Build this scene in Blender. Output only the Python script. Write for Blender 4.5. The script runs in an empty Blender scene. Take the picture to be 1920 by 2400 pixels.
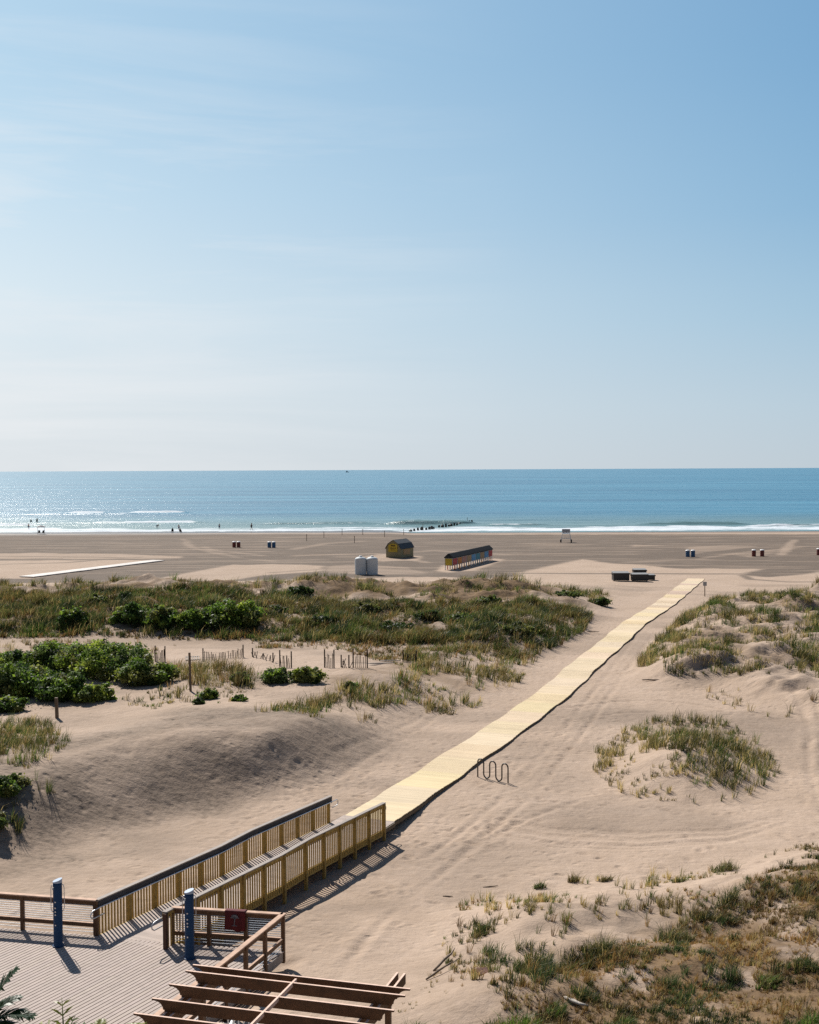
import bpy, math, random
import numpy as np
from mathutils import Vector, Matrix

random.seed(11)
RNG = np.random.default_rng(11)
scn = bpy.context.scene
COL = scn.collection
rad = math.radians

# ------------------------------------------------------------------ camera
F, W_, H_ = 2800.0, 1920.0, 2400.0
CZ = 14.7
PITCH = math.atan(99.5 / F)
ROLL = -0.0046
cam_rot = (Matrix.Rotation(math.pi / 2 - PITCH, 3, 'X') @ Matrix.Rotation(ROLL, 3, 'Z'))
RM = np.array(cam_rot)
cd = bpy.data.cameras.new('camera')
cam = bpy.data.objects.new('camera', cd)
COL.objects.link(cam)
cam.matrix_world = Matrix.Translation((0, 0, CZ)) @ cam_rot.to_4x4()
cd.sensor_fit = 'VERTICAL'
cd.sensor_height = 24.0
cd.lens = F / H_ * 24.0
cd.clip_start = 0.5
cd.clip_end = 200000
scn.camera = cam


def ray(px, py):
    d = RM @ np.array([(px - W_ / 2) / F, -(py - H_ / 2) / F, -1.0])
    return d


def flat(px, py, z=0.0):
    """where the sight line of photo pixel (px,py) meets the level z"""
    d = ray(px, py)
    t = (z - CZ) / d[2]
    return np.array([d[0] * t, d[1] * t])


# ------------------------------------------------------------------ noise
def _hash(i, j, s):
    n = (i * 374761393 + j * 668265263 + s * 974634617) & 0xffffffff
    n = ((n ^ (n >> 13)) * 1274126177) & 0xffffffff
    return ((n ^ (n >> 16)) & 0xffff) / 65535.0


def vnoise(x, y, s=0):
    x = np.asarray(x, float); y = np.asarray(y, float)
    xi = np.floor(x).astype(np.int64); yi = np.floor(y).astype(np.int64)
    fx = x - xi; fy = y - yi
    fx = fx * fx * fx * (fx * (fx * 6 - 15) + 10); fy = fy * fy * fy * (fy * (fy * 6 - 15) + 10)
    a = _hash(xi, yi, s); b = _hash(xi + 1, yi, s); c = _hash(xi, yi + 1, s); d = _hash(xi + 1, yi + 1, s)
    return (a * (1 - fx) + b * fx) * (1 - fy) + (c * (1 - fx) + d * fx) * fy


def fbm(x, y, s=0, o=4, g=0.5):
    r = 0; a = 1; t = 0
    for k in range(o):
        r = r + a * vnoise(x * 2 ** k + 17.3 * k, y * 2 ** k - 9.1 * k, s + k)
        t += a; a *= g
    return r / t


def sst(a, b, x):
    t = np.clip((np.asarray(x, float) - a) / (b - a), 0, 1)
    return t * t * (3 - 2 * t)


def inpoly(X, Y, P):
    r = np.zeros(X.shape, bool)
    n = len(P)
    for i in range(n):
        x0, y0 = P[i]; x1, y1 = P[(i + 1) % n]
        if y0 == y1: continue
        c = ((y0 > Y) != (y1 > Y)) & (X < (x1 - x0) * (Y - y0) / (y1 - y0) + x0)
        r ^= c
    return r


def segdist(X, Y, P, closed):
    d = np.full(X.shape, 1e9)
    n = len(P)
    for i in range(n if closed else n - 1):
        x0, y0 = P[i]; x1, y1 = P[(i + 1) % n]
        dx, dy = x1 - x0, y1 - y0
        t = np.clip(((X - x0) * dx + (Y - y0) * dy) / (dx * dx + dy * dy + 1e-12), 0, 1)
        d = np.minimum(d, np.hypot(X - x0 - t * dx, Y - y0 - t * dy))
    return d


def sdist(X, Y, P):
    d = segdist(X, Y, P, True)
    return np.where(inpoly(X, Y, P), d, -d)


def pw(pts, z=0.0):
    out = []
    for p in pts:
        zz = p[2] if len(p) > 2 else z
        out.append(tuple(flat(p[0], p[1], zz)))
    return out


# ------------------------------------------------------------------ path centre line (boardwalk)
V = 1920 / 1725.0
_L = [(760, 1710), (870, 1625), (935, 1583), (1000, 1545), (1050, 1510), (1130, 1455), (1200, 1395), (1260, 1350), (1300, 1315), (1370, 1270), (1412, 1238), (1446, 1215)]
_R = [(838, 1722), (905, 1676), (1000, 1610), (1060, 1567), (1110, 1530), (1205, 1460), (1272, 1392), (1325, 1348), (1360, 1312), (1422, 1275), (1458, 1246), (1488, 1217)]


def resample(P, n):
    P = np.array(P, float)
    s = np.r_[0, np.cumsum(np.hypot(*np.diff(P, axis=0).T))]
    t = np.linspace(0, s[-1], n)
    return np.c_[np.interp(t, s, P[:, 0]), np.interp(t, s, P[:, 1])]


_l = resample([flat(x * V, y * V, 0.2) for x, y in _L], 60)
_r = resample([flat(x * V, y * V, 0.2) for x, y in _R], 60)
PATH = (_l + _r) / 2
RAMP_END = np.array([-1.76, 48.40])
PATH = PATH[PATH[:, 1] > 50.2]
PATH = np.vstack([RAMP_END, PATH])
# smooth
PATH = resample(PATH, 120)
for _ in range(10):
    PATH[1:-1] = 0.25 * PATH[:-2] + 0.5 * PATH[1:-1] + 0.25 * PATH[2:]
PATHL = [tuple(p) for p in PATH[::4]] + [tuple(PATH[-1])]


def path_x(Y):
    return np.interp(Y, PATH[:, 1], PATH[:, 0])


# ------------------------------------------------------------------ terrain height
crest = np.array([tuple(flat(*p)) for p in [(-900, 1850, 2.0), (-300, 1815, 2.0), (0, 1800, 2.1), (120, 1772, 2.3), (260, 1738, 2.4), (420, 1716, 2.4), (640, 1708, 2.2), (780, 1722, 1.7), (900, 1742, 1.1), (1010, 1755, 0.6)]])
crest_z = np.array([2.0, 2.0, 2.1, 2.3, 2.4, 2.4, 2.2, 1.7, 1.0, 0.0])
_o = np.argsort(crest[:, 0]); crest = crest[_o]; crest_z = crest_z[_o]
DUNE_B = pw([(-900, 1360, 2), (0, 1360, 2), (600, 1352, 2), (1200, 1352, 2), (1360, 1372, 1.5), (1425, 1415, .6), (1400, 1470, .4), (1290, 1530, .3), (1000, 1515, .8), (600, 1510, .8), (200, 1500, .8), (-900, 1500, .8)])
DUNE_F = pw([(960, 1490, .8), (1330, 1490, .3), (1240, 1570, .2), (1190, 1630, .2), (1050, 1690, .2), (900, 1690, .2), (760, 1690, .4), (620, 1660, .4), (700, 1600, .4), (850, 1560, .5)])
DUNE_C = pw([(1475, 1583, .2), (1520, 1520, .3), (1590, 1450, .5), (1680, 1392, 1.2), (1800, 1378, 1.6), (2000, 1375, 1.6), (2600, 1375, 1.6), (2600, 1720, .3), (1920, 1690, .2), (1820, 1660, .2), (1650, 1612, .2), (1540, 1605, .2)])
DUNE_D = pw([(1395, 1770, .2), (1450, 1720, .5), (1520, 1690, .9), (1600, 1682, 1.0), (1720, 1700, .9), (1800, 1760, .4), (1815, 1830, .1), (1740, 1880, 0), (1600, 1880, 0), (1470, 1860, 0), (1400, 1815, .1)])
DUNE_E = pw([(1020, 2260, .3), (1040, 2140, .4), (1140, 2100, .6), (1400, 2060, .6), (1640, 2040, .5), (1920, 1965, .5), (2500, 1880, .3), (2500, 2900, .8), (900, 2900, .8), (930, 2420, .4)])
DECK_LOW = [(-24, 36.9), (-9.3, 34.9), (-6.9, 34.3), (-3.5, 33.8), (-6.0, 26.0), (-11, 14), (-24, 14)]


def terrain(X, Y, detail=True):
    X = np.asarray(X, float); Y = np.asarray(Y, float)
    z = 0.75 * np.clip((45 - Y) / 15, 0, 1) ** 1.3
    # beach falling to the sea
    z = z - 1.75 * sst(215, 345, Y)
    # left mound with its shaded face towards the ramp
    cy = np.interp(X, crest[:, 0], crest[:, 1]); cz = np.interp(X, crest[:, 0], crest_z)
    w = np.interp(X, [-30, -17, -10, -4, 0], [15, 11.0, 7.0, 4.6, 3.6])
    d = Y - cy + 0.5 * (fbm(X / 4, Y / 4, 41, 3) - .5)
    near = sst(-1, 0.06, d / w) ** 1.25
    far = 1 - 0.62 * sst(2, 16, d)
    far = far * (1 - 0.75 * sst(14, 40, d))
    m = (cz * 1.0 + .55 * (fbm(X / 4.5, Y / 3.5, 45, 4, .6) - .5) * sst(.3, 1.2, cz)) * near * far * (1 - sst(-1.5, 3.5, X - (path_x(Y) - 7)))
    z = z + m
    # general back ground level left of path
    z = z + 0.55 * sst(66, 80, Y) * (1 - sst(140, 160, Y)) * (1 - sst(-12, -3, X - path_x(Y)))
    # dune B
    s = sdist(X, Y, DUNE_B)
    if np.any(s > -8):
        mk = sst(-1.5, 8, s)
        lum = fbm(X / 7, Y / 5, 3, 5, .62)
        z = z + mk * (0.35 + 2.5 * np.clip(lum - .22, 0, 1)) * (0.75 + 0.32 * sst(105, 130, Y)) * (1 - .35 * np.exp(-((X + 5.5) / 5) ** 2))
        z = z + mk * 1.1 * np.clip(fbm(X / 2.6, Y / 2.2, 12, 3, .5) - .42, 0, 1)
        # taller crest along its sea side
        z = z + sst(-2, 5, s) * 0.55 * np.exp(-((Y - 131) / 7.0) ** 2) * sst(.35, .62, fbm(X / 7, Y / 9, 8, 3))
    s = sdist(X, Y, DUNE_F)
    z = z + sst(-1, 9, s) * (0.5 + 1.0 * (fbm(X / 5, Y / 5, 21, 3) - .3))
    s = sdist(X, Y, DUNE_C)
    mk = sst(-.8, 4, s)
    lum = fbm(X / 6.5 + 5, Y / 5.5, 31, 4, .55)
    z = z + mk * (0.35 + 2.6 * np.clip(lum - .30, 0, 1)) * (1 + .35 * sst(100, 130, Y))
    z = z + mk * 1.1 * np.clip(fbm(X / 2.2, Y / 1.9, 14, 3, .5) - .42, 0, 1)
    # scarp hollow in dune C
    c = flat(1660, 1592, .3)
    u = (X - c[0]) / 2.3; v = (Y - c[1]) / 1.6
    z = z + .75 * np.exp(-u * u) * sst(-.15, .25, v + .12 * np.sin(X * 3)) * np.exp(-np.clip(v, 0, 9) ** 2 / 9)
    s = sdist(X, Y, DUNE_D)
    z = z + sst(-.6, 5.0, s) * (1.4 + .8 * (fbm(X / 3, Y / 3, 51, 3) - .5))
    s = sdist(X, Y, DUNE_E)
    z = z + sst(-1.0, 4.2, s) * (0.55 + 1.5 * np.clip(fbm(X / 4.2, Y / 4.2, 61, 4, .55) - .28, 0, 1))
    if detail:
        fade = 1 - sst(75, 150, Y) * .85
        z = z + 0.085 * (fbm(X / 1.5, Y / 1.5, 71, 3) - .5) * fade
        z = z + 0.5 * (fbm(X / 14, Y / 14, 73, 2) - .5) * (1 - .9 * sst(120, 160, Y)) * sst(1.5, 6, segdist(X, Y, PATHL, False))
    # keep the boardwalk bed level and clear of deck
    pd = segdist(X, Y, PATHL, False)
    k = 1 - sst(1.2, 4.2, pd)
    z = z * (1 - k) + k * np.where(Y < 49, 0.02, .02)
    s = sdist(X, Y, DECK_LOW)
    k = sst(-.6, .3, s)
    z = z * (1 - k) + k * np.minimum(z, .45)
    # ramp corridor
    rp = [(-8.2, 34.0), (-2.1, 47.6)]
    k = 1 - sst(1.5, 2.6, segdist(X, Y, rp, False))
    z = z * (1 - k) + k * np.minimum(z, np.interp(Y, [34, 37, 48], [.36, .10, -.02]))
    return z


def hgt(x, y):
    return float(terrain(np.array([x]), np.array([y]))[0])


_T = np.concatenate([np.arange(18, 90, .08), np.arange(90, 420, .3)])


def hit(px, py):
    """where the sight line of photo pixel (px,py) first meets the sand"""
    d = ray(px, py); d = d / d[1]
    X = d[0] * _T; Y = _T; Z = CZ + d[2] * _T
    h = terrain(X, Y)
    k = np.argmax(Z < h)
    return np.array([X[k], Y[k], h[k]])


# ------------------------------------------------------------------ mesh helpers
def link(o, parent=None):
    COL.objects.link(o)
    if parent is not None: o.parent = parent
    return o


def mesh_np(name, V_, faces_idx, loop_tot, mat, parent=None, col=None, attrs=None, smooth=False):
    me = bpy.data.meshes.new(name)
    nv = len(V_); nl = len(faces_idx); nf = len(loop_tot)
    me.vertices.add(nv); me.vertices.foreach_set('co', np.asarray(V_, np.float32).ravel())
    me.loops.add(nl); me.loops.foreach_set('vertex_index', np.asarray(faces_idx, np.int32))
    me.polygons.add(nf)
    ls = np.r_[0, np.cumsum(loop_tot)[:-1]].astype(np.int32)
    me.polygons.foreach_set('loop_start', ls)
    me.polygons.foreach_set('use_smooth', np.full(nf, bool(smooth)))
    if col is not None:
        a = me.color_attributes.new('Col', 'FLOAT_COLOR', 'POINT')
        c = np.ones((nv, 4), np.float32); c[:, :3] = col
        a.data.foreach_set('color', c.ravel())
    for k, v in (attrs or {}).items():
        a = me.attributes.new(k, 'FLOAT', 'POINT'); a.data.foreach_set('value', np.asarray(v, np.float32))
    me.update(calc_edges=True)
    me.materials.append(mat)
    o = bpy.data.objects.new(name, me)
    return link(o, parent)


class MB:
    def __init__(s): s.v = []; s.f = []; s.c = []

    def add(s, vs, fs, col=None):
        n = len(s.v); s.v += [tuple(map(float, v)) for v in vs]; s.f += [tuple(i + n for i in f) for f in fs]
        s.c += [col if col is not None else (1, 1, 1)] * len(vs)

    def box(s, c, size, rz=0.0, col=None, taper=1.0):
        x, y, z = (k / 2 for k in size); ca, sa = math.cos(rz), math.sin(rz)
        vs = []
        for sz in (-1, 1):
            t = taper if sz > 0 else 1
            for sx, sy in ((-1, -1), (1, -1), (1, 1), (-1, 1)):
                lx, ly = sx * x * t, sy * y * t
                vs.append((c[0] + lx * ca - ly * sa, c[1] + lx * sa + ly * ca, c[2] + sz * z))
        s.add(vs, [(0, 3, 2, 1), (4, 5, 6, 7), (0, 1, 5, 4), (1, 2, 6, 5), (2, 3, 7, 6), (3, 0, 4, 7)], col)

    def bar(s, p0, p1, w, h, col=None, up=(0, 0, 1)):
        """box whose axis runs p0 -> p1, w across, h along up"""
        p0 = Vector(p0); p1 = Vector(p1); d = (p1 - p0).normalized(); u = Vector(up)
        r = d.cross(u)
        if r.length < 1e-4: r = d.cross(Vector((0, 1, 0)))
        r.normalize(); u = r.cross(d)
        vs = []
        for p in (p0, p1):
            for a, b in ((-1, -1), (1, -1), (1, 1), (-1, 1)):
                vs.append(p + r * (a * w / 2) + u * (b * h / 2))
        s.add(vs, [(0, 3, 2, 1), (4, 5, 6, 7), (0, 1, 5, 4), (1, 2, 6, 5), (2, 3, 7, 6), (3, 0, 4, 7)][::1], col)

    def tube(s, pts, r, n=6, col=None, closed=False, radii=None):
        pts = [Vector(p) for p in pts]; m = len(pts); vs = []; fs = []
        prev = None
        for i, p in enumerate(pts):
            a = pts[i - 1] if (i > 0 or closed) else p
            b = pts[(i + 1) % m] if (i < m - 1 or closed) else p
            d = (b - a).normalized()
            if prev is None:
                t = Vector((0, 0, 1)) if abs(d.z) < .9 else Vector((1, 0, 0))
                u = d.cross(t).normalized()
            else:
                u = (prev - d * prev.dot(d)).normalized()
            prev = u; w = d.cross(u)
            rr = radii[i] if radii else r
            for k in range(n):
                an = 2 * math.pi * k / n
                vs.append(p + (u * math.cos(an) + w * math.sin(an)) * rr)
        for i in range(m if closed else m - 1):
            j = (i + 1) % m
            for k in range(n):
                k2 = (k + 1) % n
                fs.append((i * n + k, i * n + k2, j * n + k2, j * n + k))
        if not closed:
            fs.append(tuple(range(n))[::-1]); fs.append(tuple((m - 1) * n + k for k in range(n)))
        s.add(vs, fs, col)

    def lathe(s, prof, c=(0, 0, 0), n=20, col=None, sx=1, sy=1):
        vs = []; fs = []; m = len(prof)
        for r, z in prof:
            for k in range(n):
                a = 2 * math.pi * k / n
                vs.append((c[0] + r * sx * math.cos(a), c[1] + r * sy * math.sin(a), c[2] + z))
        for i in range(m - 1):
            for k in range(n):
                k2 = (k + 1) % n
                fs.append((i * n + k, i * n + k2, (i + 1) * n + k2, (i + 1) * n + k))
        fs.append(tuple(range(n))[::-1]); fs.append(tuple((m - 1) * n + k for k in range(n)))
        s.add(vs, fs, col)

    def prism(s, poly, o, ax, az, th, col=None):
        """2-D outline (a along ax, b along az) made th thick, centred"""
        o = Vector(o); ax = Vector(ax); az = Vector(az); nn = ax.cross(az).normalized()
        n = len(poly); vs = []
        for sg in (-1, 1):
            for a, b in poly: vs.append(o + ax * a + az * b + nn * (sg * th / 2))
        fs = [tuple(range(n))[::-1], tuple(range(n, 2 * n))]
        for i in range(n):
            j = (i + 1) % n; fs.append((i, j, n + j, n + i))
        s.add(vs, fs, col)

    def build(s, name, mat, parent=None, smooth=False, origin=None):
        v = np.array(s.v, np.float32)
        if origin is not None: v = v - np.array(origin, np.float32)
        idx = [i for f in s.f for i in f]; lt = [len(f) for f in s.f]
        o = mesh_np(name, v, idx, lt, mat, parent, col=np.array(s.c, np.float32), smooth=smooth)
        if origin is not None: o.location = origin
        return o


def tag(o, label=None, cat=None, group=None, kind=None):
    if label: o['label'] = label
    if cat: o['category'] = cat
    if group: o['group'] = group
    if kind: o['kind'] = kind
    return o


def empty(name, loc, rz=0.0, label=None, cat=None, group=None):
    o = bpy.data.objects.new(name, None); o.empty_display_size = .2
    o.location = loc; o.rotation_euler = (0, 0, rz)
    link(o)
    return tag(o, label, cat, group)


def dup(root, loc, rz=None, label=None, group=None, scale=None):
    r = root.copy(); COL.objects.link(r); r.location = loc
    if rz is not None: r.rotation_euler = (0, 0, rz)
    if scale is not None: r.scale = scale
    if label: r['label'] = label
    if group: r['group'] = group
    for ch in list(root.children):
        c = ch.copy(); COL.objects.link(c); c.parent = r
        for g in list(ch.children):
            d = g.copy(); COL.objects.link(d); d.parent = c
    return r


# ------------------------------------------------------------------ materials
def new_mat(name):
    m = bpy.data.materials.new(name); m.use_nodes = True
    nt = m.node_tree
    for n in list(nt.nodes): nt.nodes.remove(n)
    out = nt.nodes.new('ShaderNodeOutputMaterial')
    return m, nt, out


def N(nt, t, **kw):
    n = nt.nodes.new(t)
    for k, v in kw.items():
        if hasattr(n, k) and not k.startswith('i_'): setattr(n, k, v)
    return n


def L(nt, a, b): nt.links.new(a, b)


def mixrgb(nt, fac, a, b, mode='MIX'):
    n = nt.nodes.new('ShaderNodeMix'); n.data_type = 'RGBA'; n.blend_type = mode
    for s, v in ((n.inputs[0], fac), (n.inputs[6], a), (n.inputs[7], b)):
        if isinstance(v, (int, float)): s.default_value = v
        elif isinstance(v, (tuple, list)): s.default_value = tuple(v) + ((1,) if len(v) == 3 else ())
        else: nt.links.new(v, s)
    return n.outputs[2]


def noise(nt, vec, scale, detail=4, rough=.55, dist=0.0):
    n = nt.nodes.new('ShaderNodeTexNoise'); n.inputs['Scale'].default_value = scale
    n.inputs['Detail'].default_value = detail; n.inputs['Roughness'].default_value = rough; n.inputs['Distortion'].default_value = dist
    if vec is not None: nt.links.new(vec, n.inputs['Vector'])
    return n.outputs['Fac']


def mapr(nt, v, a, b, c=0.0, d=1.0):
    n = nt.nodes.new('ShaderNodeMapRange'); n.clamp = True
    n.inputs[1].default_value = a; n.inputs[2].default_value = b; n.inputs[3].default_value = c; n.inputs[4].default_value = d
    nt.links.new(v, n.inputs[0]); return n.outputs[0]


def math_n(nt, op, a, b=None):
    n = nt.nodes.new('ShaderNodeMath'); n.operation = op
    for i, v in enumerate((a, b)):
        if v is None: continue
        if isinstance(v, (int, float)): n.inputs[i].default_value = v
        else: nt.links.new(v, n.inputs[i])
    return n.outputs[0]


def mapping(nt, vec, sc=(1, 1, 1), rot=(0, 0, 0)):
    n = nt.nodes.new('ShaderNodeMapping'); n.inputs['Scale'].default_value = sc; n.inputs['Rotation'].default_value = rot
    nt.links.new(vec, n.inputs['Vector']); return n.outputs[0]


def bump(nt, h, strength, dist=1.0, prev=None):
    n = nt.nodes.new('ShaderNodeBump'); n.inputs['Strength'].default_value = strength; n.inputs['Distance'].default_value = dist
    nt.links.new(h, n.inputs['Height'])
    if prev is not None: nt.links.new(prev, n.inputs['Normal'])
    return n.outputs[0]


def simple(name, col, rough=.6, var=.18, scale=6.0, sc=(1, 1, 1), metal=0.0, bmp=.15, usecol=False, spec=.5, stain=None):
    m, nt, out = new_mat(name)
    b = N(nt, 'ShaderNodeBsdfPrincipled')
    tc = N(nt, 'ShaderNodeTexCoord')
    vec = mapping(nt, tc.outputs['Object'], sc)
    f = noise(nt, vec, scale, 5)
    lo = tuple(c * (1 - var) for c in col); hi = tuple(min(1, c * (1 + var)) for c in col)
    c = mixrgb(nt, mapr(nt, f, .3, .7), lo, hi)
    if stain:
        f2 = noise(nt, tc.outputs['Object'], scale * .35, 3)
        c = mixrgb(nt, mapr(nt, f2, .52, .75, 0, .6), c, stain)
    if usecol:
        a = N(nt, 'ShaderNodeVertexColor'); a.layer_name = 'Col'
        c = mixrgb(nt, 1.0, c, a.outputs[0], 'MULTIPLY')
    L(nt, c, b.inputs['Base Color'])
    b.inputs['Roughness'].default_value = rough; b.inputs['Metallic'].default_value = metal
    b.inputs['Specular IOR Level'].default_value = spec
    if bmp: L(nt, bump(nt, f, bmp, .02), b.inputs['Normal'])
    L(nt, b.outputs[0], out.inputs[0])
    return m


M = {}
M['redwood'] = simple('rust_brown_stained_wood', (.125, .062, .028), .62, .25, 5, (1, 1, 1), usecol=True, spec=.35)
M['cap'] = simple('pale_redwood_cap', (.52, .345, .25), .7, .2, 5, usecol=True, spec=.2)  # paler redwood for rail caps and the bottom-rail strip
M['treated'] = simple('treated_pine', (.40, .275, .085), .75, .22, 7, usecol=True, spec=.25)
M['topedge'] = simple('sunlit_tone_redwood_edge', (.78, .56, .45), .75, .12, 5, spec=.1)  # sunlight on the timber tops put into a paler colour
M['greyboard'] = simple('grey_composite_board', (.30, .255, .225), .65, .14, 5, usecol=True, spec=.3)
M['fascia'] = simple('shaded_grey_board', (.05, .052, .062), .7, .2, 4, spec=.2)  # grey board darkened in colour to carry the shade of its unlit face
M['deckboard'] = simple('grey_deck_board', (.40, .325, .285), .7, .08, 4, usecol=True, spec=.25)
M['plank'] = simple('fresh_pale_pine', (.66, .525, .35), .75, .05, .7, (1, 1, 1), usecol=True, spec=.2)
M['plankside'] = simple('shaded_pine_edge', (.12, .085, .05), .8, .3, 3.0)  # pine with the shade of the side faces put into the colour
M['steel'] = simple('galvanised_steel', (.55, .56, .58), .38, .08, 9, metal=.8, bmp=.03)
M['darksteel'] = simple('dark_painted_steel', (.045, .038, .032), .45, .2, 9, bmp=.05)
M['blue'] = simple('blue_powder_coat', (.008, .045, .12), .5, .12, 4, bmp=.03, spec=.2)
M['shinycap'] = simple('pale_blue_cap', (.36, .44, .56), .35, .08, 4, bmp=.02)
M['red'] = simple('red_cloth', (.10, .004, .006), .8, .2, 8)
M['emblem'] = simple('grey_print', (.16, .16, .17), .8, .15, 8)
M['white'] = simple('white_paint', (.78, .78, .78), .5, .06, 5, bmp=.03)
M['black'] = simple('black_plastic', (.018, .019, .021), .5, .3, 5, bmp=.05)
M['greylid'] = simple('grey_lid', (.22, .215, .21), .6, .15, 4, bmp=.05)
M['hutroof'] = simple('dark_roof_felt', (.038, .042, .046), .95, .3, 3, spec=.05)
M['hutbody'] = simple('weathered_white_board', (.42, .42, .42), .7, .12, 3)
M['tank'] = simple('white_polyethylene', (.58, .62, .64), .6, .06, 2, bmp=0, spec=.2)
M['weathered'] = simple('weathered_grey_timber', (.16, .115, .08), .85, .3, 6, (1, 1, .25))
M['picket'] = simple('dark_weathered_picket', (.05, .035, .024), .85, .3, 6)
M['pile'] = simple('wet_black_piling', (.022, .022, .02), .5, .4, 5)
M['shedwall'] = simple('olive_clapboard', (.27, .235, .13), .8, .12, 3, (.3, .3, 9), bmp=.3)
M['shedroof'] = simple('charcoal_shingle', (.055, .06, .068), .75, .25, 6)
M['yellow'] = simple('yellow_paint', (.50, .36, .025), .6, .1, 5)
M['signbrown'] = simple('brown_lettering', (.13, .07, .015), .7, .1, 5)
M['orange'] = simple('orange_paint', (.58, .19, .012), .6, .1, 5)
M['hutred'] = simple('red_paint', (.48, .03, .026), .6, .1, 5)
M['hutblue'] = simple('sky_blue_paint', (.10, .32, .55), .6, .1, 5)
M['hutteal'] = simple('teal_paint', (.05, .27, .33), .6, .1, 5)
M['huttan'] = simple('tan_paint', (.45, .27, .11), .6, .1, 5)
M['hutpink'] = simple('dusty_pink_paint', (.48, .22, .16), .6, .1, 5)
M['barrelred'] = simple('rusty_red_drum', (.16, .028, .02), .55, .3, 4)
M['barrelblue'] = simple('blue_drum', (.02, .10, .22), .45, .2, 4)
M['skin'] = simple('skin', (.42, .24, .16), .6, .06, 5, bmp=0)
M['darkcloth'] = simple('dark_cloth', (.02, .022, .03), .85, .2, 8)
M['bluecloth'] = simple('blue_cloth', (.03, .06, .16), .85, .2, 8)
M['greycloth'] = simple('grey_canopy_cloth', (.30, .30, .31), .85, .1, 8)
M['hair'] = simple('dark_hair', (.02, .014, .01), .7, .2, 8)
M['palebrick'] = simple('pinkish_slab', (.35, .19, .15), .85, .15, 5)
M['hull'] = simple('boat_hull', (.05, .08, .11), .5, .1, .2, bmp=0)


def leaf_mat(name, trans=.45, rough=.55):
    m, nt, out = new_mat(name)
    a = N(nt, 'ShaderNodeVertexColor'); a.layer_name = 'Col'
    d = N(nt, 'ShaderNodeBsdfPrincipled'); d.inputs['Roughness'].default_value = rough
    d.inputs['Specular IOR Level'].default_value = .25
    t = N(nt, 'ShaderNodeBsdfTranslucent')
    L(nt, a.outputs[0], d.inputs['Base Color'])
    hs = N(nt, 'ShaderNodeHueSaturation'); hs.inputs['Saturation'].default_value = 1.1; hs.inputs['Value'].default_value = 1.5
    L(nt, a.outputs[0], hs.inputs['Color']); L(nt, hs.outputs[0], t.inputs['Color'])
    mx = N(nt, 'ShaderNodeMixShader'); mx.inputs[0].default_value = trans
    L(nt, d.outputs[0], mx.inputs[1]); L(nt, t.outputs[0], mx.inputs[2])
    L(nt, mx.outputs[0], out.inputs[0])
    return m


M['grass'] = leaf_mat('beach_grass_blade', .42)
M['leaf'] = leaf_mat('shrub_leaf', .48)
M['frond'] = leaf_mat('palm_frond_leaf', .35, .4)


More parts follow.
